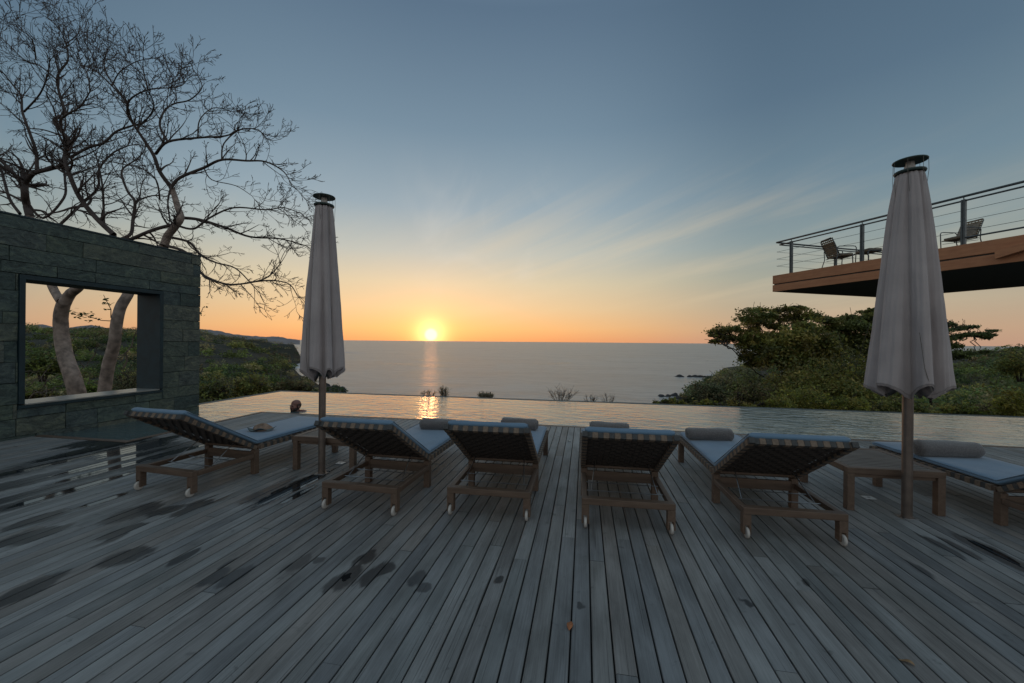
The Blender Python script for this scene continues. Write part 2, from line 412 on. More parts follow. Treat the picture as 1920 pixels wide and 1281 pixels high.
b1 = N.new('ShaderNodeBump'); b1.inputs['Strength'].default_value = 0.9; b1.inputs['Distance'].default_value = 1.3; N.put(b1.inputs['Height'], chop)
b2 = N.new('ShaderNodeBump'); b2.inputs['Strength'].default_value = 0.8; b2.inputs['Distance'].default_value = 0.22; N.put(b2.inputs['Height'], chop2)
N.l.new(b1.outputs[0], b2.inputs['Normal']); N.l.new(b2.outputs[0], p.inputs['Normal'])
M_FOAM = plain('sea_foam', (0.55, 0.55, 0.56), 0.8, 0, 0.2, 0.2)

def leaf_mat(name, gain=1.0):
    m, N, p = mat(name); c = attr(N, 'Col').outputs['Color']
    n = N.noise(objco(N), 0.6, 3)
    c2 = N.mix(1.0, c, N.ramp(n, [(0.3, (0.78 * gain, 0.76 * gain, 0.52 * gain, 1)), (0.7, (1.40 * gain, 1.32 * gain, 0.90 * gain, 1))]), 'MULTIPLY')
    N.l.new(c2, p.inputs['Base Color']); p.inputs['Roughness'].default_value = 0.65
    tr = N.new('ShaderNodeBsdfTranslucent'); N.l.new(c2, tr.inputs[0])
    mx = N.new('ShaderNodeMixShader'); mx.inputs[0].default_value = 0.42
    N.l.new(p.outputs[0], mx.inputs[1]); N.l.new(tr.outputs[0], mx.inputs[2])
    N.l.new(mx.outputs[0], N.n['Material Output'].inputs[0])
    return m
M_LEAF = leaf_mat('foliage', 3.0)
M_BARK = plain('pale_bark', (0.30, 0.225, 0.185), 0.85, 0, 7, 0.5, 0.9, 22)
M_TWIG = plain('dark_branch_bark', (0.075, 0.055, 0.048), 0.9, 0, 6, 0.3, 0.4, 20)
M_BARKD = plain('dark_trunk_bark', (0.055, 0.042, 0.034), 0.9, 0, 6, 0.3, 0.5, 20)
M_DRY = plain('dry_stem', (0.13, 0.10, 0.075), 0.9, 0, 6, 0.3)
M_SOIL, N, p = mat('hillside_soil'); o_ = objco(N)
N.l.new(N.ramp(N.noise(o_, 0.09, 6, 0.7), [(0.3, (0.020, 0.024, 0.014, 1)), (0.55, (0.040, 0.036, 0.022, 1)), (0.75, (0.065, 0.050, 0.036, 1))]), p.inputs['Base Color'])
p.inputs['Roughness'].default_value = 1.0
bump(N, p, N.noise(o_, 0.6, 5, 0.7), 1.0, 0.8)
M_ROCK = plain('dark_sea_rock', (0.035, 0.032, 0.032), 0.75, 0, 0.6, 0.5, 0.8, 1.5)
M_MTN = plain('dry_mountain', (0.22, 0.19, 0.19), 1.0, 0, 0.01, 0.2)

# ------------------------------------------------------------------ the setting: sea, hillside
SEA = -36.0
def grid_sheet(name, m, us, Zs, zf, **kw):
    UU, ZZ = np.meshgrid(us, Zs, indexing='ij')
    X = UU * ZZ * CY - ZZ * SY; Y = UU * ZZ * SY + ZZ * CY
    z = zf(UU, ZZ, X, Y)
    V = np.stack([X, Y, z], -1).reshape(-1, 3)
    nu, nz = UU.shape
    i, j = np.meshgrid(np.arange(nu - 1), np.arange(nz - 1), indexing='ij')
    a = (i * nz + j).ravel()
    Q = np.stack([a, a + nz, a + nz + 1, a + 1], -1)
    return np_mesh(name, V, Q, m, **kw)
# sea: a disc out to the horizon
ms = MB(); rr_ = [20, 300, 900, 3000, 9000, 25000, 70000]; na = 96
vs = []; fs = []
for r in rr_:
    for k in range(na):
        a = 2 * math.pi * k / na; vs.append((r * math.cos(a), r * math.sin(a), SEA))
for i in range(len(rr_) - 1):
    for k in range(na): fs.append((i * na + k, i * na + (k + 1) % na, (i + 1) * na + (k + 1) % na, (i + 1) * na + k))
fs.append(tuple(range(na)))
ms.add(vs, fs); sea = ms.build('sea', M_SEA)
tag(sea, kind='structure')

# hillside profiles: image slope u -> list of (depth, height)
PROF = [
    (-2.6, [(9, -1.5), (14, -3), (40, -7), (80, -8), (150, -3), (300, 10), (420, 4), (700, 16), (1100, 10), (1600, 2)]),
    (-1.40, [(9, -1.5), (14, -3), (40, -7), (80, -8), (150, -4), (300, 9), (420, 2), (700, 14), (1100, 8), (1600, 2)]),
    (-1.05, [(9, -1.8), (14, -3.2), (40, -7), (80, -9), (150, -6), (300, 5.5), (420, 0), (700, 15), (1100, 8), (1600, 0)]),
    (-0.85, [(10, -2.2), (14, -3.4), (40, -7), (80, -9), (150, -4), (230, 1.0), (350, -10), (650, 16), (1000, 4), (1600, -10)]),
    (-0.78, [(10, -2.5), (15, -4), (60, -9), (120, -7), (200, -1.0), (300, -12), (380, -18), (650, 14), (900, 0), (1500, -38)]),
    (-0.70, [(10, -2.5), (15, -4), (60, -10), (120, -9), (230, -2.0), (320, -16), (400, -24), (670, 4.5), (850, -8), (1300, -40)]),
    (-0.627, [(10, -2.5), (15, -4.5), (60, -11), (140, -12), (270, -7.0), (360, -26), (430, -33), (560, -26), (680, -0.8), (800, -12), (1100, -40)]),
    (-0.575, [(10, -2.5), (15, -4.5), (60, -12), (160, -16), (300, -16.5), (370, -33), (420, -38), (560, -37), (600, -30), (665, -4.5), (760, -14), (900, -40)]),
    (-0.545, [(10, -2.5), (15, -4.5), (60, -12), (180, -20), (310, -23), (360, -36), (420, -40), (590, -39), (630, -26), (665, -7), (730, -16), (850, -42)]),
    (-0.528, [(10, -2.5), (15, -4.5), (60, -12), (180, -21), (300, -26.5), (350, -38), (420, -42), (610, -42), (640, -38), (665, -26), (700, -38), (850, -46)]),
    (-0.515, [(10, -2.5), (15, -4.5), (60, -12), (180, -22), (300, -28), (340, -38), (420, -44), (1500, -60)]),
    (-0.47, [(10, -2.5), (15, -4.5), (60, -13), (150, -22), (270, -32), (300, -37), (420, -46), (1500, -60)]),
    (-0.43, [(10, -2.5), (15, -4.5), (60, -13), (150, -24), (262, -31.5), (285, -38), (420, -46), (1500, -60)]),
    (-0.405, [(10, -2.5), (15, -5), (60, -14), (150, -27), (230, -38), (300, -44), (1500, -60)]),
    (-0.20, [(10, -2.5), (15, -5), (60, -15), (150, -29), (220, -42), (300, -46), (1500, -60)]),
    (0.25, [(10, -2.5), (15, -5), (60, -15), (150, -29), (220, -42), (300, -46), (1500, -60)]),
    (0.40, [(10, -2.0), (15, -4), (60, -13), (150, -26), (240, -37), (300, -42), (1500, -60)]),
    (0.445, [(10, -1.8), (15, -3.5), (60, -11), (150, -22), (270, -32), (300, -38), (330, -42), (1500, -60)]),
    (0.49, [(10, -1.6), (15, -3.2), (60, -10), (150, -17), (290, -28), (320, -36), (380, -40), (1500, -60)]),
    (0.53, [(10, -1.5), (15, -3), (60, -9), (150, -15), (300, -24), (390, -28), (430, -24), (460, -38), (700, -60), (1500, -60)]),
    (0.62, [(10, -1.4), (15, -2.6), (60, -8), (150, -12), (300, -18), (420, -20), (470, -38), (700, -60), (1500, -60)]),
    (1.00, [(10, -1.3), (15, -2.2), (60, -7.5), (110, -8), (160, -7.5), (240, -14), (400, -36), (700, -60), (1500, -60)]),
    (1.12, [(10, -1.3), (15, -2.2), (60, -7.5), (110, -7), (160, -5.0), (240, -9), (400, -36), (700, -60), (1500, -60)]),
    (1.22, [(10, -1.3), (15, -2.0), (60, -6.5), (110, -5), (160, -1.5), (240, -3), (400, -36), (700, -60), (1500, -60)]),
    (2.6, [(10, -1.3), (15, -2.0), (60, -5), (110, -3), (160, 2), (240, 4), (400, -2), (700, 10), (1500, 0)]),
]
PU = np.array([a for a, _ in PROF])
def hill(u, Z):
    u = np.asarray(u, float); Z = np.asarray(Z, float)
    uc = np.clip(u, PU[0], PU[-1])
    tab = [np.interp(Z, [q[0] for q in pr], [q[1] for q in pr]) for _, pr in PROF]
    tab = np.stack(tab, 0)
    k = np.clip(np.searchsorted(PU, uc) - 1, 0, len(PU) - 2)
    t = (uc - PU[k]) / (PU[k + 1] - PU[k])
    lo = np.take_along_axis(tab, k[None], 0)[0]; hi = np.take_along_axis(tab, (k + 1)[None], 0)[0]
    h = lo * (1 - t) + hi * t
    X = u * Z * CY - Z * SY; Y = u * Z * SY + Z * CY
    h = h + (fbm(X / 34, Y / 34, 3) - 0.5) * np.clip(Z * 0.028, 0, 6.0) + (fbm(X / 7, Y / 7, 9) - 0.5) * np.clip(Z * 0.008, 0, 2.2)
    return h
us = np.concatenate([np.linspace(-2.6, -1.3, 30)[:-1], np.linspace(-1.3, -0.38, 190), np.linspace(-0.36, 0.38, 40), np.linspace(0.385, 1.35, 160), np.linspace(1.38, 2.6, 30)])
Zs = np.exp(np.linspace(math.log(10.0), math.log(1600), 210))
hs = grid_sheet('hillside', M_SOIL, us, Zs, lambda U, Z, X, Y: hill(U, Z), smooth=True)
tag(hs, kind='structure')
# the knoll under the pool, deck and camera
mg = MB()
gx = [-60, -30, -14, 0, 14, 30, 60]; gy = [-60, -30, -10, 2, 9.5]
vs = [(x, y, -1.9 - (0.3 if abs(x) > 20 else 0)) for y in gy for x in gx]
fs = [(j * 7 + i, j * 7 + i + 1, (j + 1) * 7 + i + 1, (j + 1) * 7 + i) for j in range(4) for i in range(6)]
mg.add(vs, fs); tag(mg.build('ground', M_SOIL), kind='structure')

# far pale mountains
def mountain(name, u0, u1, Z, hts, label, depth=900):
    mm = MB(); n = 60; vs = []; fs = []
    for r, (dz_, k) in enumerate([(0, 0.0), (0.25, 0.55), (0.5, 1.0), (0.75, 0.5), (1.0, 0.0)]):
        for i in range(n + 1):
            t = i / n; u = u0 + (u1 - u0) * t
            h = np.interp(t, [a for a, _ in hts], [b for _, b in hts])
            h += (float(fbm(np.array(t * 14 + r * 0.3), np.array(r * 0.5), 5)) - 0.5) * 22 * (1 if 0 < k else 0)
            q = uw(u, Z + dz_ * depth); q.z = SEA - 4 + (h - SEA) * k if k < 1 else h
            vs.append(q)
    for r in range(4):
        for i in range(n): fs.append((r * (n + 1) + i, r * (n + 1) + i + 1, (r + 1) * (n + 1) + i + 1, (r + 1) * (n + 1) + i))
    mm.add(vs, fs); o = mm.build(name, M_MTN, smooth=True); tag(o, label, 'mountain', kind='structure')
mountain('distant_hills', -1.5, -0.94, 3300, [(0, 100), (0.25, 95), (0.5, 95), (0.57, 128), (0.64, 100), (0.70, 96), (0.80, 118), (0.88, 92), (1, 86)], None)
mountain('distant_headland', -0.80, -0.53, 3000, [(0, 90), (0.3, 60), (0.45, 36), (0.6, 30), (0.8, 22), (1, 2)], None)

# woodland canopy: many crowns of leaf-sized faces on the slopes
PAL = np.array([[0.036, 0.052, 0.022], [0.052, 0.066, 0.026], [0.075, 0.074, 0.030], [0.085, 0.068, 0.046], [0.048, 0.050, 0.036], [0.10, 0.088, 0.062], [0.028, 0.044, 0.024]])
def leaf_quads(cen, size, rg, flat=0.5):
    """one randomly turned quad per centre"""
    n = len(cen)
    nrm = rg.normal(size=(n, 3)); nrm[:, 2] = np.abs(nrm[:, 2]) + flat; nrm /= np.linalg.norm(nrm, axis=1)[:, None]
    t = np.cross(nrm, rg.normal(size=(n, 3))); t /= np.maximum(np.linalg.norm(t, axis=1), 1e-6)[:, None]
    b = np.cross(nrm, t)
    s = (size * rg.uniform(0.6, 1.3, n))[:, None]
    V = np.stack([cen - t * s, cen - b * s * 0.5, cen + t * s, cen + b * s * 0.5], 1).reshape(-1, 3)
    Q = np.arange(4 * n).reshape(n, 4)
    return V, Q
def crowns(specs, rg):
    """specs: centre, radius, height factor, colour, leaf count"""
    VV = []; CC = []; QQ = []; off = 0
    for cen, r, hf, col, n in specs:
        d = rg.normal(size=(n, 3)); d[:, 2] = np.abs(d[:, 2]) * 0.9 - 0.15
        d /= np.linalg.norm(d, axis=1)[:, None]
        lump = 0.78 + 0.34 * np.sin(d[:, 0] * 5 + rg.uniform(0, 6)) * np.sin(d[:, 1] * 5 + rg.uniform(0, 6)) + rg.uniform(-0.22, 0.12, n)
        P = cen + d * (r * lump)[:, None] * np.array([1, 1, hf])
        V, Q = leaf_quads(P, np.full(n, r * 0.115), rg)
        c = np.repeat(col[None] * rg.uniform(0.55, 1.5, (n, 1)), 4, 0)
        VV.append(V); QQ.append(Q + off); CC.append(c); off += len(V)
    return np.concatenate(VV), np.concatenate(QQ), np.concatenate(CC)

def wood(name, label, ulo, uhi, Zlo, Zhi, n, rscale, keep, pal_w, rg, leaves=130):
    specs = []
    tries = 0
    while len(specs) < n and tries < n * 8:
        tries += 1
        u = rg.uniform(ulo, uhi); Z = math.exp(rg.uniform(math.log(Zlo), math.log(Zhi)))
        h = float(hill(np.array([u]), np.array([Z]))[0])
        if h < SEA + 1.5 or not keep(u, Z): continue
        r = (0.9 + Z * 0.0155) * rg.uniform(0.6, 1.35) * rscale
        r = min(r, 6.5)
        p_ = uw(u, Z, h + r * 0.15)
        k = rg.choice(len(PAL), p=pal_w(u, Z))
        specs.append((np.array(p_), r, rg.uniform(0.5, 0.85), PAL[k] * rg.uniform(0.5, 1.45), int(leaves)))
    V, Q, Cc = crowns(specs, rg)
    o = np_mesh(name, V, Q, M_LEAF, Cc)
    return tag(o, label, 'woodland', kind='stuff')
def pw(a): a = np.array(a, float); return a / a.sum()
PW_G = pw([3, 3, 1.5, 1.5, 2, 1.2, 2]); PW_B = pw([0.6, 0.6, 1, 4, 2, 2.5, .4])
wood('woodland', 'green and dry brown bushes covering the near left hillside', -1.6, -0.43, 16, 345, 1150, 1.0,
     lambda u, Z: Z < 320 or u < -0.8, lambda u, Z: PW_G if Z < 230 else pw([2, 2, 1, 2.5, 2, 2, 1]), np.random.default_rng(1), 230)
wood('woodland', 'brown wooded headland ending in a cliff over the sea', -1.6, -0.52, 400, 1000, 1300, 0.75,
     lambda u, Z: True, lambda u, Z: PW_B, np.random.default_rng(2), 90)
wood('woodland', 'scrub on the right hillside between pool and sea', 0.43, 1.6, 26, 430, 900, 1.0,
     lambda u, Z: not (u < 1.05 and Z < 62), lambda u, Z: pw([3, 2.5, 1.5, 1, 2, .8, 3]), np.random.default_rng(3), 230)

# reefs and sea rocks
def rock_group(name, label, pts, hgt, rg, group=None, z0=SEA - 0.6):
    u, v = uvpx(pts[0][0], pts[0][1]); Z = (EYE - SEA) / -v; root = empty(name, uw(u, Z, z0), 0, label, 'rock', group)
    for (px, py, wpx) in pts:
        m = MB(); u, v = uvpx(px, py); Z = (EYE - SEA) / -v
        w = wpx / FPX * Z / 2
        for q in range(4):
            c = uw(u + rg.uniform(-.35, .35) * wpx / FPX, Z + rg.uniform(-4, 4), z0)
            ww = w * rg.uniform(.4, .8); hh_ = hgt * rg.uniform(.6, 1.4)
            ring = []; n = 11
            vs = [c + Vector((0, 0, hh_))]
            for lv, (rr2, zz) in enumerate([(0.45, 0.85), (0.8, 0.45), (1.0, 0.0)]):
                for k in range(n):
                    a = 2 * math.pi * k / n; s_ = rg.uniform(.75, 1.2) * rr2
                    x_, y_ = math.cos(a) * ww * s_, math.sin(a) * max(ww * .35, 2.2) * s_
                    vs.append(c + Vector((x_ * CY - y_ * SY, x_ * SY + y_ * CY, zz * hh_)))
            fs = [(0, 1 + k, 1 + (k + 1) % n) for k in range(n)]
            for lv in range(2):
                for k in range(n): fs.append((1 + lv * n + k, 1 + (lv + 1) * n + k, 1 + (lv + 1) * n + (k + 1) % n, 1 + lv * n + (k + 1) % n))
            m.add([q_ - root.location for q_ in vs], fs)
        m.build('rock', M_ROCK, root)
    return root
rg = np.random.default_rng(11)
rock_group('reef', 'long low dark reef standing out from the cliff foot, the farther one', [(1278, 706.5, 26), (1300, 707, 26), (1322, 707.5, 30), (1345, 708, 26), (1330, 711, 20)], 2.4, rg)
rock_group('reef', 'low broken dark reef just beyond the bushes by the pool edge, the nearer one', [(1245, 743, 22), (1262, 742, 20), (1275, 747, 26), (1290, 745, 28), (1300, 738, 26), (1284, 751, 18)], 2.2, rg)
rock_group('sea_rock', 'dark rocks in the surf below the left headland', [(548, 690, 10), (556, 686, 8), (540, 686, 8)], 2.0, rg)
rock_group('headland_rock', 'dark rocky point seen behind the left parasol pole', [(612, 737, 50), (630, 738, 34), (600, 736, 44)], 6.5, rg)
# foam along the shores: thin sheets just above the sea
def foam(name, label, poly, rg):
    m = MB()
    for (px, py, wpx, hp) in poly:
        n = 18; ring = []
        for k in range(n):
            a = 2 * math.pi * k / n; s_ = rg.uniform(.6, 1.15)
            u, v = uvpx(px + math.cos(a) * wpx / 2 * s_, py + math.sin(a) * hp / 2 * s_)
            Z = (EYE - SEA - 0.05) / -v; ring.append(uw(u, Z, SEA + 0.05 + 0.004 * len(m.v) / 18))
        m.add(ring, [tuple(range(n))])
    o = m.build(name, M_FOAM); return tag(o, label, 'foam', kind='stuff')
foam('surf_foam', 'white surf in the bay below the left headland', [(543, 680, 34, 3.2), (552, 684, 26, 3), (560, 689, 18, 3), (650, 661, 30, 1.2), (672, 662, 26, 1.0)], rg)
foam('surf_foam', 'thin white foam round the right reefs', [(1328, 715, 30, 2.4), (1335, 703, 34, 1.5), (1290, 733, 40, 1.6), (1272, 752, 20, 1.5)], rg)

# ------------------------------------------------------------------ deck
PITCH = 0.0998; BW = 0.0915; PH = 0.045
def gnd(px, py, z=0.0):
    u, v = uvpx(px, py); Z = (z - EYE) / v; return uw(u, Z, z)
# (px, py, half width across boards m, half length along boards m, kind)  kind 0 damp stain, 1 glossy puddle
STAINS = [(221, 1051, .14, .16, 0), (424, 1066, .07, .13, 0), (446, 1078, .07, .13, 0), (559, 1057, .06, .12, 0), (600, 1049, .05, .05, 0), (642, 1089, .09, .15, 0), (640, 1092, .035, .05, 1),
    (684, 1048, .07, .11, 0), (786, 1078, .055, .10, 0), (797, 1098, .05, .06, 0), (724, 1070, .05, .07, 0), (939, 1077, .035, .06, 0), (1088, 1130, .025, .04, 0), (700, 1075, .05, .16, 0),
    (375, 946, .12, .22, 0), (488, 930, .12, .34, 0), (540, 918, .10, .50, 1), (575, 905, .07, .40, 1), (565, 925, .05, .25, 1), (510, 915, .05, .3, 0), (210, 1006, .10, .18, 0), (64, 1003, .16, .22, 0),
    (251, 961, .16, .26, 0), (64, 976, .12, .22, 0), (15, 1123, .10, .22, 0), (353, 1040, .05, .14, 0), (300, 962, .10, .15, 0),
    (64, 877, .10, .70, 1), (40, 884, .14, .8, 0), (180, 841, .16, .75, 1), (150, 852, .20, .8, 0), (131, 920, .08, .55, 1), (110, 925, .14, .7, 0), (191, 939, .055, .22, 1), (75, 900, .10, .5, 0),
    (205, 880, .08, .6, 1), (225, 862, .10, .7, 1), (250, 840, .30, .5, 1), (235, 826, .30, .4, 1), (290, 845, .22, .6, 0), (330, 838, .22, .5, 0), (310, 852, .12, .45, 1), (200, 868, .2, .9, 0),
    (190, 826, .22, .5, 1), (30, 905, .12, .6, 0), (20, 935, .10, .5, 0), (165, 895, .12, .6, 0), (280, 830, .16, .4, 1), (400, 850, .12, .35, 0), (270, 870, .10, .4, 0),
    (1755, 1018, .05, .20, 0), (1830, 1020, .09, .26, 0), (1870, 1040, .08, .34, 0), (1905, 1055, .07, .3, 0), (1850, 1028, .045, .22, 1), (1723, 1065, .04, .12, 0), (1520, 1102, .03, .05, 0), (1406, 1137, .04, .05, 0), (1800, 1028, .04, .22, 0)]
ST = [(gnd(a, b), w, l, k) for a, b, w, l, k in STAINS]
def wet(x, y):
    d = np.full(x.shape, -1.0); g = np.full(x.shape, -1.0)
    bi = np.floor((x - PH) / PITCH); y = y + (hash2(bi, bi * 0 + 3, 4) - .5) * .16 + (fbm(x * 14, y * 3, 31) - .5) * .12
    for c, w, l, k in ST:
        v = 1 - ((x - c.x) / w) ** 2 - ((y - c.y) / l) ** 2
        if k == 1:
            g = np.maximum(g, np.clip(v, -1, 1) * 0.8); d = np.maximum(d, np.clip(1 - ((x - c.x) / (w * 1.25)) ** 2 - ((y - c.y) / (l * 1.2)) ** 2, -1, 1) * .9)
        else: d = np.maximum(d, np.clip(v, -1, 1) * (0.75 if w > .1 else .9))
    return d, g
DV = []; DQ = []; DR = []; off = 0
rb = np.random.default_rng(5)
prof_x = np.array([-BW / 2, -BW / 2, -BW / 2 + .004, -BW / 6, BW / 6, BW / 2 - .004, BW / 2, BW / 2]); prof_z = np.array([-.02, -.003, 0, 0, 0, 0, -.003, -.02])
def board(xc, y0, y1, fine_):
    global off
    step = 0.035 if fine_ else 0.4
    n = max(2, int((y1 - y0) / step) + 1)
    ys = np.linspace(y0, y1, n)
    XX, YY = np.meshgrid(xc + prof_x, ys, indexing='ij'); ZZ = np.repeat(prof_z[:, None], n, 1) + rb.uniform(-.0012, .0012)
    V = np.stack([XX, YY, ZZ], -1).reshape(-1, 3)
    i, j = np.meshgrid(np.arange(len(prof_x) - 1), np.arange(n - 1), indexing='ij'); a = (i * n + j).ravel() + off
    DV.append(V); DQ.append(np.stack([a, a + n, a + n + 1, a + 1], -1)); DR.append(np.full(len(V), rb.uniform(0, 1))); off += len(V)
k0 = int(math.floor((-9.0 - PH) / PITCH)); k1 = int(math.ceil((13.0 - PH) / PITCH))
for k in range(k0, k1):
    xc = PH + (k + 0.5) * PITCH
    if xc < -7.93: continue
    yend = 4.50 if xc < -6.28 else 6.88
    y = -4.0 - rb.uniform(0, 2.5)
    while y < yend:
        y2 = min(y + rb.choice([1.8, 2.4, 3.0, 3.6]) + rb.uniform(-.2, .2), yend)
        if yend - y2 < .4: y2 = yend
        vis = -7.9 < xc < 4.5
        if vis and y2 > 1.0 and y < 6.2:
            board(xc, y, y2 - (.0025 if y2 < yend else 0), True)
        else: board(xc, y, y2 - (.0025 if y2 < yend else 0), False)
        y = y2
DV = np.concatenate(DV); DQ = np.concatenate(DQ); DR = np.concatenate(DR)
dd, gg = wet(DV[:, 0], DV[:, 1])
deck = np_mesh('deck', DV, DQ, M_DECK, attrs={'rnd': DR, 'damp': dd, 'pud': gg})
tag(deck, kind='structure')
mu = MB(); mu.box((-7.93, -6, -.16), (-6.28, 4.50, -.022)); mu.box((-6.277, -6, -.16), (13, 6.88, -.022))
tag(mu.build('deck_substructure', M_UNDER), kind='structure')
mt = MB(); mt.box((-6.26, 6.885, -.14), (13, 6.985, .001)); mt.box((-6.36, 4.62, -.14), (-6.27, 6.985, .001)); mt.box((-7.93, 4.52, -.14), (-6.27, 4.612, .001))
tag(mt.build('deck_edge', M_TEAKX, bevel=.004), kind='structure')

# ------------------------------------------------------------------ pool
WZ = -0.045
INF_S = 10.12; LEFT = -8.55; RIGHT = 15.0
mp = MB()
mp.add([(LEFT, 4.6, WZ), (-6.3, 4.6, WZ), (-6.3, 7.0, WZ), (-6.3, INF_S, WZ), (LEFT, INF_S, WZ), (LEFT, 7.0, WZ), (RIGHT, 7.0, WZ), (RIGHT, INF_S, WZ)],
       [(0, 1, 2, 5), (5, 2, 3, 4), (2, 6, 7, 3)])
tag(mp.build('pool_water', M_POOL), kind='structure')
mpw = MB()
mpw.box((LEFT - .25, INF_S, -2.2), (RIGHT, INF_S + .25, WZ - .006)); mpw.box((LEFT - .25, 7.3, -2.2), (LEFT, INF_S, WZ - .006))
mpw.box((-6.25, 6.99, -1.6), (RIGHT, 7.0, WZ - .01)); mpw.box((LEFT, 4.4, -1.6), (RIGHT, INF_S, -1.5))
tag(mpw.build('pool_basin', plain('pool_stone', (0.05, 0.06, 0.055), 0.6, 0, 4, .3)), kind='structure')

# ------------------------------------------------------------------ stone wall with a framed opening
wall_root = empty('stone_wall', (-7.98, 5.4, 0), 0, 'green grey stone block wall with a framed square opening looking out to trees', 'wall')
QF, QB = 0.0, -0.5         # local x of the front and back faces
S0, S1 = -7.4, 1.72        # local y range
ZB, ZT = -0.6, 3.20
OS0, OS1, OZ0, OZ1 = 4.37 - 5.4, 6.36 - 5.4, 0.42, 2.35
mw = MB()
mw.box((QB + .02, S0, ZB), (QF - .02, OS0, ZT - .03)); mw.box((QB + .02, OS1, ZB), (QF - .02, S1 - .02, ZT - .03))
mw.box((QB + .02, OS0, ZB), (QF - .02, OS1, OZ0)); mw.box((QB + .02, OS0, OZ1), (QF - .02, OS1, ZT - .03))
mw.build('wall_core', M_MORTAR, wall_root)
BV = []; BQ = []; BR = []
rw = np.random.default_rng(21)
def block(y0, y1, z0, z1, dep, back=False):
    g = .0012; n = sum(len(v) for v in BV)
    y0 += g; y1 -= g; z0 += g; z1 -= g
    xo = QF + dep; xi = QF - .02
    if back: xo = QB - dep; xi = QB + .02
    V = np.array([[xi, y0, z0], [xi, y1, z0], [xi, y1, z1], [xi, y0, z1], [xo, y0 + .003, z0 + .003], [xo, y1 - .003, z0 + .003], [xo, y1 - .003, z1 - .003], [xo, y0 + .003, z1 - .003]])
    V[4:, 0] += rw.uniform(-.006, .006, 4); V[4:, 2] += rw.uniform(-.004, .004, 4); V[4:, 1] += rw.uniform(-.005, .005, 4)
    BV.append(V); BQ.append(np.array([[4, 5, 6, 7], [0, 1, 5, 4], [1, 2, 6, 5], [2, 3, 7, 6], [3, 0, 4, 7]]) + n); BR.append(np.full(8, rw.uniform()))
z = ZB
while z < ZT - .04:
    h = rw.choice([.17, .21, .25, .30]); z1 = min(z + h, ZT - .03)
    if ZT - .03 - z1 < .07: z1 = ZT - .03
    for back in (False, True):
        y = S0 - rw.uniform(0, .4)
        while y < S1:
            y1 = y + rw.choice([.45, .6, .8, 1.0]) + rw.uniform(-.05, .05)
            a, b = max(y, S0), min(y1, S1)
            if S1 - b < .12: b = S1; y1 = S1
            segs = [(a, b, z, z1)]
            if z1 > OZ0 and z < OZ1 and b > OS0 and a < OS1:
                segs = []
                if a < OS0: segs.append((a, OS0, z, z1))
                if b > OS1: segs.append((OS1, b, z, z1))
                if a < OS1 and b > OS0:
                    aa, bb = max(a, OS0), min(b, OS1)
                    if z < OZ0: segs.append((aa, bb, z, OZ0))
                    if z1 > OZ1: segs.append((aa, bb, OZ1, z1))
            dp = rw.uniform(0.001, .016)
            for (aa, bb, zz0, zz1) in segs:
                if bb - aa > .02 and zz1 - zz0 > .012: block(aa, bb, zz0, zz1, dp, back)
            y = y1
    # the end face stones
    n = sum(len(v) for v in BV); g = .004
    V = np.array([[QB, S1 - .02, z + g], [QF, S1 - .02, z + g], [QF, S1 - .02, z1 - g], [QB, S1 - .02, z1 - g], [QB + .003, S1 + .003, z + g], [QF - .003, S1 + .003, z + g], [QF - .003, S1 + .003, z1 - g], [QB + .003, S1 + .003, z1 - g]])
    BV.append(V); BQ.append(np.array([[4, 7, 6, 5], [0, 4, 5, 1], [1, 5, 6, 2], [2, 6, 7, 3], [3, 7, 4, 0]]) + n); BR.append(np.full(8, rw.uniform()))
    z = z1
np_mesh('stone_blocks', np.concatenate(BV), np.concatenate(BQ), M_STONE, parent=wall_root, attrs={'rnd': np.concatenate(BR)})
mc = MB(); mc.box((QB - .012, S0, ZT - .028), (QF + .014, S1 + .012, ZT)); mc.build('coping', M_FRAME, wall_root, bevel=.003)
mf = MB(); t_ = .065
mf.box((QB - .01, OS0, OZ0 + t_), (QF + .03, OS0 + t_, OZ1 - t_)); mf.box((QB - .01, OS1 - t_, OZ0 + t_), (QF + .03, OS1, OZ1 - t_))
mf.box((QB - .01, OS0, OZ1 - t_), (QF + .03, OS1, OZ1)); mf.box((QB - .01, OS0, OZ0), (QF + .03, OS1, OZ0 + t_ - .02))
mf.build('opening_frame', M_FRAME, wall_root, bevel=.003)
mf = MB(); mf.box((QB - .02, OS0 + t_, OZ0 + t_ - .02), (QF + .034, OS1 - t_, OZ0 + t_)); mf.build('sill', M_SILL, wall_root, bevel=.003)

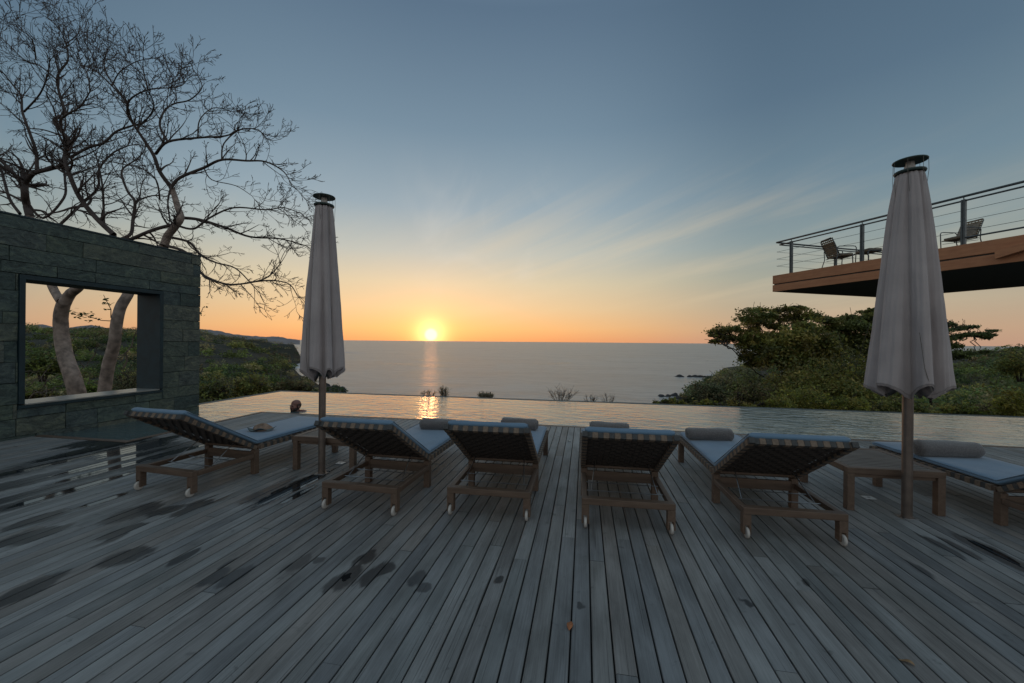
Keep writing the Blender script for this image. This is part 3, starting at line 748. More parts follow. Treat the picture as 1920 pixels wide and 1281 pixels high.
# ------------------------------------------------------------------ sun loungers
LW = 0.35; HINGE_Y = 0.69; HINGE_Z = 0.275; TILT = math.radians(31.5); BL = 0.90
def rail_box(m, lo, hi, M=None): m.box(lo, hi, M)
def make_lounger(seed):
    rg = np.random.default_rng(seed)
    root = empty('sun_lounger')
    # low rear frame: side rails, end rail, deep cross rail
    m = MB()
    m.box((-LW, .062, .178), (-LW + .042, .655, .222)); m.build('side_rail', M_TEAK, root, bevel=.004)
    m = MB(); m.box((LW - .042, .062, .178), (LW, .655, .222)); m.build('side_rail', M_TEAK, root, bevel=.004)
    m = MB(); m.box((-LW, 0, .180), (LW, .060, .232)); m.build('end_rail', M_TEAKX, root, bevel=.005)
    m = MB(); m.box((-LW + .05, .665, .150), (LW - .05, .69, .238)); m.build('cross_rail', M_TEAKX, root, bevel=.004)
    # legs: two wheeled at the head end, two in the middle, two at the foot
    for sx in (-1, 1):
        x0, x1 = (sx * LW, sx * (LW - .058)); x0, x1 = min(x0, x1), max(x0, x1)
        m = MB(); m.box((x0, .002, .095), (x1, .058, .1795))
        m.box((x0, .002, .030), (x0 + .015, .058, .0945)); m.box((x1 - .015, .002, .030), (x1, .058, .0945))
        lg = m.build('leg', M_TEAK, root, bevel=.003)
        w = MB(); R_ = .041
        Mr = Matrix.Rotation(math.pi / 2, 4, 'Y')
        w.lathe([(R_ - .006, -.011), (R_, -.006), (R_, .006), (R_ - .006, .011)], n=28, M=Mr)
        w.build('wheel', M_WHEEL, lg, smooth=False, loc=((x0 + x1) / 2, .012, R_))
        m = MB(); m.box((x0, .66, 0), (x1, .715, .262)); m.build('leg', M_TEAK, root, bevel=.003)
        m = MB(); m.box((x0, 1.90, 0), (x1, 1.958, .262)); m.build('leg', M_TEAK, root, bevel=.003)
    # seat frame
    m = MB(); y0, y1 = .70, 1.975
    m.box((-LW, y0, .264), (-LW + .035, y1, .302)); m.box((LW - .035, y0, .264), (LW, y1, .302))
    m.box((-LW + .035, y1 - .035, .264), (LW - .035, y1, .302)); m.box((-LW + .035, y0, .264), (LW - .035, y0 + .03, .302))
    sf = m.build('seat_frame', M_TEAK, root, bevel=.003)
    m = MB(); k = 0; y = y0 + .03
    while y < y1 - .05:
        m.cur = 0
        m.box((-LW - .004, y, .258), (-LW + .039, y + .042, .306)); m.box((LW - .039, y, .258), (LW + .004, y + .042, .306))
        m.box((-LW + .039, y, .301), (LW - .039, y + .042, .304))
        m.cur = 1; m.box((-LW - .0025, y + .045, .260), (-LW + .038, y + .080, .3045)); m.box((LW - .038, y + .045, .260), (LW + .0025, y + .080, .3045))
        y += .084
    x = -LW + .06
    m.cur = 1
    while x < LW - .08:
        m.box((x, y0 + .004, .297), (x + .04, y1 - .004, .3000)); x += .075
    m.build('seat_straps', [M_STRAPT, M_STRAPG], sf)
    # backrest: built flat (x, along, up) and tilted about the hinge
    T = Matrix.Translation((0, HINGE_Y, HINGE_Z)) @ Matrix.Rotation(-TILT, 4, 'X') @ Matrix.Rotation(math.pi, 4, 'Z')
    m = MB()
    m.box((-LW, 0, -.018), (-LW + .036, BL, .018), T); m.box((LW - .036, 0, -.018), (LW, BL, .018), T)
    m.box((-LW + .036, BL - .036, -.018), (LW - .036, BL, .018), T); m.box((-LW + .036, 0.01, -.018), (LW - .036, .04, .018), T)
    bf = m.build('backrest_frame', M_TEAKX, root, bevel=.003)
    # tan and grey straps wrapped round the frame
    m = MB(); y = .012; t = .0035
    while y < BL - .045:
        for sx in (-1, 1):
            xa, xb = sorted((sx * (LW + t), sx * (LW - .040)))
            m.cur = 0; m.box((xa, y, -.018 - t), (xb, y + .040, .018 + t), T)
            xa, xb = sorted((sx * (LW + t * .6), sx * (LW - .039)))
            m.cur = 1; m.box((xa, y + .043, -.018 - t * .6), (xb, y + .079, .018 + t * .6), T)
        y += .083
    x = -LW + .004
    while x < LW - .05:
        m.cur = 0; m.box((x, BL - .040, -.018 - t), (x + .040, BL + t, .018 + t), T)
        m.cur = 1; m.box((x + .043, BL - .039, -.018 - t * .6), (min(x + .079, LW - .002), BL + t * .6, .018 + t * .6), T)
        x += .083
    m.build('wrapped_straps', [M_STRAPT, M_STRAPG], bf)
    # woven webbing: strips passing over and under one another
    m = MB(); px_ = [-LW + .062 + i * .0477 for i in range(13)]; py_ = [.052 + i * .0485 for i in range(17)]
    hw = .0195; am = .0035
    for i, xc in enumerate(px_):
        pts = []; ys = []
        for j in range(len(py_)):
            ys.append((py_[j], am if (i + j) % 2 else -am))
        ys = [(.035, 0)] + ys + [(BL - .03, 0)]
        vs = []; fs = []
        for y, zz in ys:
            vs += [T @ Vector((xc - hw, y, zz)), T @ Vector((xc + hw, y, zz))]
        for q in range(len(ys) - 1): fs.append((2 * q, 2 * q + 1, 2 * q + 3, 2 * q + 2))
        m.add(vs, fs)
    for j, yc in enumerate(py_):
        xs = [(-LW + .03, 0)] + [(px_[i], -am if (i + j) % 2 else am) for i in range(len(px_))] + [(LW - .03, 0)]
        vs = []; fs = []
        for x, zz in xs:
            vs += [T @ Vector((x, yc - hw, zz)), T @ Vector((x, yc + hw, zz))]
        for q in range(len(xs) - 1): fs.append((2 * q, 2 * q + 1, 2 * q + 3, 2 * q + 2))
        m.add(vs, fs)
    m.build('webbing', M_WEB, bf)
    # thin metal props and the two rods they stand on
    for sx in (-1, 1):
        m = MB(); xb = sx * (LW - .085); xt = sx * (LW - .12)
        top = T @ Vector((-xt, .20, -.02)); m.tube([(xb, .255, .205), top], .0045, 6)
        m.build('prop', M_STEEL, root)
    for y in (.255, .455):
        m = MB(); m.tube([(-LW + .03, y, .203), (LW - .03, y, .203)], .004, 6); m.build('cross_rod', M_STEEL, root)
    # folded mattress: a rounded slab bent at the hinge
    path = []; th = .046
    nseg = 26
    a0 = np.array([-(BL - .005) * math.cos(TILT) + HINGE_Y, HINGE_Z + (BL - .005) * math.sin(TILT)]); nb = np.array([math.sin(TILT), math.cos(TILT)])
    a0 = a0 + nb * .022; b0 = np.array([HINGE_Y + .012, .3085])
    c0 = np.array([1.985, .3085])
    L1_, L2_ = np.linalg.norm(b0 - a0), np.linalg.norm(c0 - b0)
    P = [a0 + (b0 - a0) * t for t in (0, .006, .02, .05, .15, .3, .45, .6, .75, .88, .95, .985)] + [b0 + (c0 - b0) * t for t in (.012, .04, .1, .22, .36, .5, .64, .78, .9, .96, .985, .995, 1.0)]
    npth = len(P); nx = 15; xs = np.concatenate([[-1, -.985, -.955, -.9], np.linspace(-.75, .75, nx - 8), [.9, .955, .985, 1]])
    nx = len(xs); mwid = LW - .018
    def prof(i, top):
        p = P[i]; q = P[min(i + 1, npth - 1)]; o = P[max(i - 1, 0)]
        d = (q - o) / max(np.linalg.norm(q - o), 1e-6); nr = np.array([-d[1], d[0]])
        return p, nr
    vs = []; fs = []
    endk = [min(1.0, math.sqrt(max(0, 1 - (1 - min(i, npth - 1 - i) / 3.0) ** 2))) if min(i, npth - 1 - i) < 3 else 1.0 for i in range(npth)]
    sag = rg.uniform(0, 6, 4)
    for top in (0, 1):
        for i in range(npth):
            p, nr = prof(i, top); e = endk[i]
            for x in xs:
                ax = abs(x); sk = math.sqrt(max(0.0, 1 - max(0.0, (ax - .90) / .10) ** 2)) if ax > .9 else 1.0
                k_ = e * sk
                puff = .006 * math.cos(x * 1.4) + .003 * math.sin(i * .9 + sag[0] + x * 3) + .002 * math.sin(x * 7 + sag[1] + i)
                hgt = th * (.5 + .5 * k_) if top else th * (.5 - .5 * k_)
                if top: hgt += puff * k_
                q = p + nr * hgt
                vs.append((x * mwid, q[0], q[1]))
    N_ = npth * nx
    for i in range(npth - 1):
        for k in range(nx - 1):
            a = i * nx + k
            fs.append((N_ + a, N_ + a + 1, N_ + a + nx + 1, N_ + a + nx)); fs.append((a, a + nx, a + nx + 1, a + 1))
    for i in range(npth - 1):
        a = i * nx; fs.append((a, N_ + a, N_ + a + nx, a + nx)); a = i * nx + nx - 1; fs.append((a, a + nx, N_ + a + nx, N_ + a))
    for k in range(nx - 1):
        fs.append((k, k + 1, N_ + k + 1, N_ + k)); a = (npth - 1) * nx + k; fs.append((a, N_ + a, N_ + a + 1, a + 1))
    m = MB(); m.add(vs, fs); mo = m.build('mattress', M_CUSH, root, smooth=True)
    # piping along the upper side seams
    m = MB()
    for sx in (-1, 1):
        pts = []
        for i in range(2, npth - 2):
            p, nr = prof(i, 1); q = p + nr * (th * .86); pts.append((sx * (mwid - .003), q[0], q[1]))
        m.tube(pts, .0035, 5)
    m.build('piping', M_CUSH, mo, smooth=True)
    return root
GL = 'row of wooden sun loungers with blue mattresses'
LN = [(-4.21, 3.12, -4.5, 'leftmost wooden sun lounger, with a crumpled cap and no towel on its blue mattress'),
      (-2.21, 3.09, -1.3, 'wooden sun lounger right beside the left parasol pole, rolled towel at its foot end'),
      (-1.12, 3.19, 0.9, 'wooden sun lounger with rolled towel, third from the left, under the setting sun'),
      (-0.01, 3.18, 1.0, 'wooden sun lounger with blue mattress seen straight from behind, fourth from the left'),
      (1.175, 3.24, 1.0, 'wooden sun lounger just left of the right slatted table, its blue seat fully in view'),
      (3.37, 3.22, 5.0, 'wooden sun lounger at the right edge, partly cut off, thick rolled towel on its mattress')]
proto = make_lounger(1)
bases = []
for i, (q, s, rz, lb) in enumerate(LN):
    o = proto if i == 0 else copy_tree(proto)
    a = math.radians(rz)
    o.rotation_euler = (0, 0, a); o.location = (q + LW * math.cos(a), s + LW * math.sin(a), 0)
    tag(o, lb, 'sun lounger', GL); bases.append(o)

# rolled towels
def make_towel(seed, L=.47, R_=.068):
    rg = np.random.default_rng(seed); m = MB(); n = 40; ns = 16
    vs = []; fs = []
    ph_ = rg.uniform(0, 6, 5)
    rings = [(-.5, .50), (-.49, .80), (-.47, .94), (-.44, 1.0)] + [(t, 1.0) for t in np.linspace(-.38, .38, ns)] + [(.44, 1.0), (.47, .94), (.49, .80), (.5, .50)]
    for t, kk in rings:
        for k in range(n):
            a = 2 * math.pi * k / n
            r = R_ * kk * (1 + .055 * math.sin(a * 2 + ph_[0] + t * 3) + .02 * math.sin(t * 14 + ph_[1] + a) + .015 * math.sin(a * 5 + ph_[2] + t * 6))
            if 0.3 < a < .45 + .2 * math.sin(t * 4 + ph_[3]) * .5: r *= .94       # the free edge of the roll
            y, z = r * math.cos(a) * 1.1, r * math.sin(a)
            z = max(z, -R_ * .86)
            vs.append((t * L, y, z + R_ * .86))
    for i in range(len(rings) - 1):
        for k in range(n): fs.append((i * n + k, i * n + (k + 1) % n, (i + 1) * n + (k + 1) % n, (i + 1) * n + k))
    fs.append(tuple(reversed(range(n)))); fs.append(tuple((len(rings) - 1) * n + k for k in range(n)))
    m.add(vs, fs)
    root = empty('rolled_towel')
    m.build('roll', M_TOWEL, root, smooth=True)
    m = MB()
    for sx in (-1, 1):     # the spiral seen at both ends
        pts = []
        for k in range(60):
            a = k / 59 * 2 * math.pi * 3.2; r = R_ * (.10 + .66 * k / 59)
            pts.append((sx * L * (.5 + .006), r * math.cos(a) * 1.08, max(-R_ * .8, r * math.sin(a)) + R_ * .86))
        m = MB(); m.tube(pts, .0042, 5); m.build('spiral_end', M_TOWEL, root, smooth=True)
    return root
TW = [(-1.765, 4.70, 0, .45, 'grey brown rolled towel on the second lounger from the left'), (-.79, 4.93, -3, .45, 'grey brown rolled towel on the third lounger, half hidden behind its backrest'),
      (.30, 4.95, 1, .45, 'rolled towel of which only the top shows behind the fourth lounger'), (1.40, 4.86, 2, .48, 'grey rolled towel on the pale blue mattress left of the right slatted table'),
      (3.53, 4.66, 4, .56, 'thick grey rolled towel with its spiral end showing, right of the right parasol pole')]
for i, (q, s, rz, L, lb) in enumerate(TW):
    o = make_towel(30 + i, L, .070 if i < 4 else .078); o.location = (q, s, .361); o.rotation_euler = (0, 0, math.radians(rz)); tag(o, lb, 'towel', 'rolled towels on the loungers')

# crumpled cap on the first lounger
cap = empty('crumpled_cap', (-3.80, 4.20, .358), math.radians(15), 'small crumpled tan and grey cap lying on the leftmost mattress', 'cap')
m = MB(); vs = []; fs = []; n = 24
for i in range(8):
    t = i / 7 * math.pi / 2
    for k in range(n):
        a = 2 * math.pi * k / n; r = math.cos(t) * (1 + .10 * math.sin(3 * a + i) + .05 * math.sin(7 * a))
        vs.append((.105 * r * math.cos(a), .085 * r * math.sin(a), .002 + .068 * math.sin(t) * (1 + .18 * math.sin(2 * a + 1))))
for i in range(7):
    for k in range(n): fs.append((i * n + k, i * n + (k + 1) % n, (i + 1) * n + (k + 1) % n, (i + 1) * n + k))
m.add(vs, fs); M_CAP = plain('faded_tan_cloth', (0.26, 0.17, 0.12), .9, 0, 16, .45, .5, 60); m.build('crown', M_CAP, cap, smooth=True)
m = MB(); vs = []; fs = []
for i in range(5):
    rr2 = .98 + i * .14
    for k in range(n + 1):
        a = math.pi * 1.05 + math.pi * .95 * k / n; vs.append((.105 * rr2 * math.cos(a), .085 * rr2 * math.sin(a), .004 + .012 * math.sin(k * .6) * i * .4 + .003 * i + .01))
for i in range(4):
    for k in range(n): fs.append((i * (n + 1) + k, i * (n + 1) + k + 1, (i + 1) * (n + 1) + k + 1, (i + 1) * (n + 1) + k))
m.add(vs, fs); b_ = m.build('brim', plain('grey_green_cloth', (0.10, 0.12, 0.12), .9, 0, 16, .4), cap, smooth=True); so = b_.modifiers.new('s', 'SOLIDIFY'); so.thickness = .004

# ------------------------------------------------------------------ slatted side tables
def make_table():
    root = empty('side_table'); w, d, h = .75, .76, .375
    b = .055
    for y in (0, d - b): m = MB(); m.box((0, y, h - .052), (w, y + b, h)); m.build('end_rail', M_TEAKX, root, bevel=.003)
    for x in (0, w - b): m = MB(); m.box((x, b + .001, h - .052), (x + b, d - b - .001, h)); m.build('side_rail', M_TEAK, root, bevel=.003)
    n = 13; pitch = (d - 2 * b) / n
    for i in range(n):
        m = MB(); y = b + i * pitch + .008; m.box((b + .001, y, h - .022), (w - b - .001, y + pitch - .016, h - .003)); m.build('slat', M_SLAT, root, bevel=.002)
    for y in (.022, d - .042): m = MB(); m.box((b, y, h - .085), (w - b, y + .02, h - .053)); m.build('apron', M_TEAKX, root)
    for x in (0, w - .06):
        for y in (0, d - .06):
            m = MB(); m.box((x + .001, y + .001, 0), (x + .059, y + .059, h - .0525)); m.build('leg', M_TEAK, root, bevel=.003)
    return root
t1 = make_table(); t1.location = (-3.19, 3.95, 0)
tag(t1, 'slatted wooden side table behind the left parasol pole', 'side table', 'slatted side tables')
t2 = copy_tree(t1); t2.location = (2.275, 3.97, 0); t2.rotation_euler = (0, 0, math.radians(1.5))
tag(t2, 'slatted wooden side table behind the right parasol pole', 'side table', 'slatted side tables')

# ------------------------------------------------------------------ closed parasols
def make_parasol(seed, loc, zb, rbot, label, rot, pr=.036, flap=0.0):
    rg = np.random.default_rng(seed)
    root = empty('closed_parasol', loc, 0, label, 'parasol', 'closed parasols on the deck')
    m = MB(); m.lathe([(pr + .004, 0), (pr + .004, .012), (pr, .014), (pr, 1.30), (pr * .8, 1.302), (pr * .8, 2.99)], n=24); m.build('pole', M_POLE, root, smooth=False)
    m = MB(); m.box((-.06, -.05, 0.001), (.06, .05, .006)); m.build('base_plate', M_STEEL, root, bevel=.002)
    zt = 2.885; n = 192; nh = 46; NP = 8
    wd_ = rg.uniform(.55, 1.6, NP); edges = np.concatenate([[0], np.cumsum(wd_)]) * 2 * math.pi / wd_.sum(); edges[-1] += 1e-6
    skew_f = rg.uniform(.62, 1.6, NP); lean_f = rg.uniform(-.6, 1.3, NP); out_f = rg.uniform(-1, 1, NP)
    gk, gt = np.meshgrid(np.arange(n), np.arange(nh), indexing='ij'); vn = fbm(gk / 4.0, gt / 9.0 + seed * 10, seed)
    ang0 = rot; amp_f = rg.uniform(.75, 1.25, NP); off_f = rg.uniform(-.16, .16, NP); dip_f = rg.uniform(-.025, .025, NP)
    def ring(t, inner=0.0):
        """t: 0 top, 1 hem"""
        vs = []
        R0 = .088 + (rbot - .088) * (t ** .80)
        for k in range(n):
            a = 2 * math.pi * k / n; i = int(np.searchsorted(edges, a, side='right') - 1) % NP
            fr = (a - edges[i]) / (edges[i + 1] - edges[i]); f = i + fr
            sk = fr ** (skew_f[i])                                  # leaning folds, crest off centre
            lobe = abs(math.sin(math.pi * sk)) ** .52
            fine = abs(math.sin(math.pi * fr * 2)) ** .7
            dpt = (.12 + .46 * t) * amp_f[i]
            top_k = max(0.0, 1 - t * 2.2)
            r = R0 * (1 - dpt * (1 - lobe) - .10 * top_k * (1 - fine))
            r *= 1 + .022 * math.sin(f * 9.4 + t * 4 + seed) * (.3 + t) + .012 * math.sin(f * 31 + t * 9) + .05 * t * out_f[i] * lobe
            r += .010 * (float(vn[k, int(t * 45.99)]) - .5) * (.5 + t)
            tw = .30 * t * (1 - lobe) * lean_f[i] + .05 * math.sin(t * 3 + i)
            z = zt + (zb - zt) * t
            if t > .78:
                kk = (t - .78) / .22
                z += kk * kk * (lobe - .5) * .12 * amp_f[i] + kk * dip_f[i]
            r -= inner
            vs.append((r * math.cos(a + ang0 + tw), r * math.sin(a + ang0 + tw), z))
        return vs
    ts = [i / (nh - 1) for i in range(nh)]
    m = MB(); vs = []; fs = []
    for t in ts: vs += ring(t)
    for i in range(nh - 1):
        for k in range(n): fs.append((i * n + k, (i + 1) * n + k, (i + 1) * n + (k + 1) % n, i * n + (k + 1) % n))
    m.add(vs, fs); cn = m.build('canopy', M_CANVAS, root, smooth=True)
    so = cn.modifiers.new('s', 'SOLIDIFY'); so.thickness = .004; so.offset = -1
    # stitched hem line and the inner folded edge
    m = MB(); pts = [Vector(p) for p in ring(.985)]; pts = [p + Vector((p.x, p.y, 0)).normalized() * .0025 for p in pts]
    m.tube(pts + [pts[0]], .0028, 5, cap=False); m.build('hem', M_HEM, cn, smooth=True)
    m = MB(); vs = []; fs = []
    for q, (rk, dzz) in enumerate([(1.0, .0), (.55, .05), (.22, .10)]):
        for (x, y, z) in ring(1.0): vs.append((x * rk * .985, y * rk * .985, z + dzz + .004))
    for i in range(2):
        for k in range(n): fs.append((i * n + k, i * n + (k + 1) % n, (i + 1) * n + (k + 1) % n, (i + 1) * n + k))
    m.add(vs, fs); m.build('inner_folds', M_CANVAS, cn, smooth=True)
    # hub discs, neck, runner, cords
    m = MB(); m.lathe([(.002, 3.015), (.07, 3.012), (.110, 3.002), (.113, 2.996), (.110, 2.990), (.03, 2.990)], n=36); m.build('top_disc', M_DISC, root)
    m = MB(); m.lathe([(.03, 2.925), (.070, 2.922), (.100, 2.912), (.103, 2.902), (.098, 2.892), (.03, 2.892)], n=36); m.build('lower_disc', M_DISC, root)
    m = MB(); m.lathe([(.034, 2.925), (.034, 2.955), (.029, 2.957), (.029, 2.989)], n=20); m.build('neck', M_WHEEL, root)
    m = MB(); m.lathe([(pr + .016, zb - .01), (pr + .020, zb), (pr + .020, zb + .09), (pr + .012, zb + .10)], n=20); m.build('runner', M_DISC, root)
    for k in range(7):
        a = k * 2 * math.pi / 7 + .4; m = MB()
        rb_ = .098 + rg.uniform(0, .012); L = rg.uniform(.10, .34)
        m.tube([(.110 * math.cos(a), .110 * math.sin(a), 2.995), (.112 * math.cos(a), .112 * math.sin(a), 2.90), (rb_ * math.cos(a + .1), rb_ * math.sin(a + .1), 2.895 - L)], .0016, 4)
        m.build('cord', M_CORD, root)
    m = MB(); a = -1.9
    rr3 = rbot * .98
    m.tube([(rr3 * .96 * math.cos(a) * .9, rr3 * math.sin(a) * .86, zb + .50), (rr3 * math.cos(a + .1) * .97, rr3 * math.sin(a + .1) * .95, zb + .22), (rr3 * math.cos(a + .25), rr3 * math.sin(a + .25), zb + .04)], .0022, 4)
    m.build('cord', M_CORD, root)
    return root
make_parasol(4, (-2.79, 3.90, 0), 1.07, .222, 'slim closed pale parasol left of the setting sun, its hem open at the front', 1.0)
make_parasol(9, (2.68, 3.905, 0), 1.05, .275, 'larger closed pale parasol in front of the raised wooden terrace', .35)

# floor plates and leaves on the deck
for (q, s, lb) in ((-2.81, 4.27, 'small white square plate set in the deck behind the left parasol pole'), (2.66, 4.33, 'small white square plate set in the deck under the right slatted table')):
    r_ = empty('floor_plate', (q, s, .0005), 0, lb, 'floor plate', 'white floor plates')
    m = MB(); m.box((-.045, -.038, 0), (.045, .038, .006)); m.build('plate', M_PLATE, r_, bevel=.002)
    m = MB(); m.lathe([(.012, .006), (.012, .008), (.006, .009)], n=12); m.build('keyhole', M_STEEL, r_)
def fallen_leaf(loc, rz, col, label, s=.05):
    m = MB(); vs = []; n = 9
    for i in range(n):
        t = i / (n - 1); w = math.sin(math.pi * t ** .8) * s * .32
        for k in (-1, 0, 1): vs.append((w * k, (t - .5) * s * 1.6, .004 + .35 * w * abs(k) + .006 * math.sin(t * 5)))
    fs = [(3 * i + k, 3 * i + k + 1, 3 * i + k + 4, 3 * i + k + 3) for i in range(n - 1) for k in (0, 1)]
    m.add(vs, fs); o = m.build('fallen_leaf', plain('leaf_' + label.split()[0], col, .7, 0, 40, .3), smooth=True, loc=loc); o.rotation_euler = (0, 0, rz)
    so = o.modifiers.new('s', 'SOLIDIFY'); so.thickness = .001
    return tag(o, label, 'leaf', 'dry leaves on the deck')
g1 = gnd(1069, 1174); fallen_leaf((g1.x, g1.y, 0.001), -.1, (.36, .13, .05), 'orange curled leaf lying in a board gap near the bottom centre', .05)
g1 = gnd(1700, 1243); fallen_leaf((g1.x, g1.y, 0.001), .8, (.28, .17, .08), 'brown dry leaf on the boards near the bottom right', .035)
for px, py, rz in ((1067, 827, 0.2),):
    g1 = gnd(px, py); fallen_leaf((g1.x, g1.y, 0.001), rz, (.4, .38, .34), 'pale bleached leaf on the deck beyond the fourth lounger', .06)

# ------------------------------------------------------------------ raised terrace on the right
def cam2w(cx, cz, z): return Vector((cx * CY - cz * SY, cx * SY + cz * CY, z))
TZT, TZB = 3.57, 3.07
c_near = Vector((8.10, 12.46)); d1 = Vector((1.60, -4.86)).normalized(); d2 = Vector((4.9, 1.35)).normalized()
terr = empty('raised_terrace', cam2w(c_near.x, c_near.y, 0), 0, 'raised timber faced terrace jutting in from the right with a steel cable railing', 'terrace')
inv_t = Matrix.Translation(-terr.location)
def TP(a, b, z):
    """a metres along the front edge (towards the camera), b metres inwards"""
    p = c_near + d1 * a + d2 * b
    return cam2w(p.x, p.y, z) - terr.location
def slab(m, a0, a1, b0, b1, z0, z1):
    P = [TP(a0, b0, z0), TP(a1, b0, z0), TP(a1, b1, z0), TP(a0, b1, z0), TP(a0, b0, z1), TP(a1, b0, z1), TP(a1, b1, z1), TP(a0, b1, z1)]
    m.add(P, [(0, 3, 2, 1), (4, 5, 6, 7), (0, 1, 5, 4), (1, 2, 6, 5), (2, 3, 7, 6), (3, 0, 4, 7)])
TL, TD = 10.0, 5.0
m = MB(); slab(m, .06, TL, .06, TD - .06, TZB + .015, TZT - .01); m.build('slab', M_SOFFIT, terr)
m = MB(); slab(m, 0, TL, 0, .055, TZB + .24, TZT); slab(m, 0, .055, .056, TD, TZB + .24, TZT); slab(m, 0.056, TL, TD - .055, TD, TZB + .24, TZT); m.build('upper_fascia', M_FASCIA, terr, bevel=.004)
m = MB(); slab(m, .03, TL, .03, .0595, TZB + .205, TZB + .24); slab(m, .03, .0595, .0596, TD - .03, TZB + .205, TZB + .24); m.build('shadow_gap_strip', M_SOFFIT, terr)
m = MB(); slab(m, 0.0, TL, 0.0, .055, TZB, TZB + .205); slab(m, 0, .055, .056, TD, TZB, TZB + .205); slab(m, 0.056, TL, TD - .055, TD, TZB, TZB + .205); m.build('lower_fascia', M_FASCIA, terr, bevel=.004)
m = MB(); slab(m, 0.06, TL, .06, TD - .06, TZT - .008, TZT + .004); m.build('terrace_floor', M_SLAT, terr)
m = MB(); slab(m, 8.6, 9.2, 2.0, 2.6, -2.2, TZB + .014); m.build('pier', M_STONE, terr)
# timber bracket end leaning on the front fascia
m = MB()
P0 = TP(4.80, -.09, TZB + .16); P1 = TP(6.4, -.09, TZB + .58)
dv = (P1 - P0).normalized(); up = Vector((0, 0, 1)); wv = dv.cross(up).normalized() * .05; hv = Vector((0, 0, .075))
vs = [P0 - wv - hv, P0 + wv - hv, P0 + wv + hv, P0 - wv + hv, P1 - wv - hv, P1 + wv - hv, P1 + wv + hv, P1 - wv + hv]
m.add(vs, [(0, 3, 2, 1), (4, 5, 6, 7), (0, 1, 5, 4), (1, 2, 6, 5), (2, 3, 7, 6), (3, 0, 4, 7)]); m.build('bracket', M_FASCIA, terr, bevel=.004)
# railing
posts = [.46, 2.32, 4.20, 6.1, 8.0, 9.8]
RT = TZT + 1.00
mh = MB()
for z, r in ((RT + .04, .026), (RT - .055, .019)):
    mh.tube([TP(TL, .12, z), TP(.02 if r > .02 else .12, .12, z)], r, 8); mh.tube([TP(.02 if r > .02 else .12, .12, z), TP(.05 if r > .02 else .12, TD - .2, z)], r, 8)
railing = mh.build('handrail', M_RAIL, terr, smooth=True)
for a in posts:
    m = MB(); slab(m, a, a + .028, .09, .15, TZT, RT - .03); slab(m, a + .04, a + .068, .09, .15, TZT, RT - .03); m.tube([TP(a + .034, .12, RT - .05), TP(a + .034, .12, RT + .03)], .010, 6)
    m.build('post', M_RAIL, railing)
for b in (2.4, 4.7):
    m = MB(); slab(m, .09, .15, b, b + .028, TZT, RT - .03); slab(m, .09, .15, b + .04, b + .068, TZT, RT - .03); m.build('post', M_RAIL, railing)
for z in (.30, .52, .74):
    m = MB(); m.tube([TP(TL, .12, TZT + z), TP(.03, .12, TZT + z), TP(.12, TD - .2, TZT + z)], .0045, 6); m.build('cable', M_RAIL, railing)
m = MB(); m.tube([TP(TL, .12, TZT + .16), TP(posts[2] + .07, .12, TZT + .16)], .018, 8)
for a in (5.9, 6.6, 7.0, 8.0): m.tube([TP(a, .12, TZT), TP(a, .12, TZT + .15)], .010, 6)
m.build('bottom_rail', M_RAIL, railing)

# metal and wicker armchairs on the terrace
def make_armchair():
    root = empty('terrace_armchair')
    for s in (-1, 1):
        m = MB(); x = s * .29
        m.tube([(x, .24, 0), (x, .27, .60), (x, .24, .645), (x, .18, .655), (x, -.20, .655), (x, -.27, .60), (x, -.25, .35), (x, -.36, 0)], .013, 8); m.build('arm_frame', M_RAIL, root, smooth=True)
    m = MB(); m.tube([(-.27, -.16, .36), (-.27, -.38, .88), (-.22, -.40, .93), (.22, -.40, .93), (.27, -.38, .88), (.27, -.16, .36)], .013, 8); m.tube([(-.29, .22, .38), (.29, .22, .38)], .012, 8); m.tube([(-.29, -.2, .36), (.29, -.2, .36)], .012, 8)
    m.tube([(-.29, .25, .12), (.29, .25, .12)], .009, 6); m.tube([(-.29, -.2, .30), (.29, .2, .30)], .007, 6)
    m.build('back_frame', M_RAIL, root, smooth=True)
    m = MB()
    for i in range(9):
        t = i / 8; y = -.17 - .20 * t; z = .40 + .49 * t; m.box((-.265, y - .012, z), (.265, y + .004, z + .036))
    for i in range(7): x = -.24 + i * .08; m.tube([(x, -.165, .39), (x, -.375, .90)], .009, 5)
    m.build('backrest', M_WICKER, root)
    m = MB()
    for i in range(9): y = -.18 + i * .048; m.box((-.28, y, .375), (.28, y + .036, .392))
    m.build('seat', M_WICKER, root)
    m = MB(); m.box((-.25, -.15, .394), (.25, .22, .455)); T_ = Matrix.Translation((0, -.15, .46)) @ Matrix.Rotation(math.radians(22), 4, 'X'); m.box((-.24, -.045, 0), (.24, 0, .40), T_); m.build('cushion', M_CHAIRCUSH, root, bevel=.02, bseg=3)
    return root
def place_on_terrace(o, a, b, rz, label, cat, group):
    p = TP(a, b, TZT + .005) + terr.location; o.location = p; o.rotation_euler = (0, 0, math.radians(rz)); tag(o, label, cat, group)
GC = 'armchairs on the raised terrace'
ch = make_armchair(); ch.scale = (.92,) * 3
place_on_terrace(ch, 1.40, .75, -86, 'wicker and metal armchair nearest the terrace corner, high back to the left', 'armchair', GC)
ch2 = copy_tree(ch); ch2.scale = (.78,) * 3
place_on_terrace(ch2, 3.78, .95, 104, 'metal armchair on the terrace right of the big parasol, behind a railing post', 'armchair', GC)
ch3 = copy_tree(ch); ch3.scale = (.85,) * 3
place_on_terrace(ch3, 2.72, .95, 102, 'metal armchair on the terrace mostly hidden behind the big parasol', 'armchair', GC)
ot = empty('terrace_footstool'); m = MB()
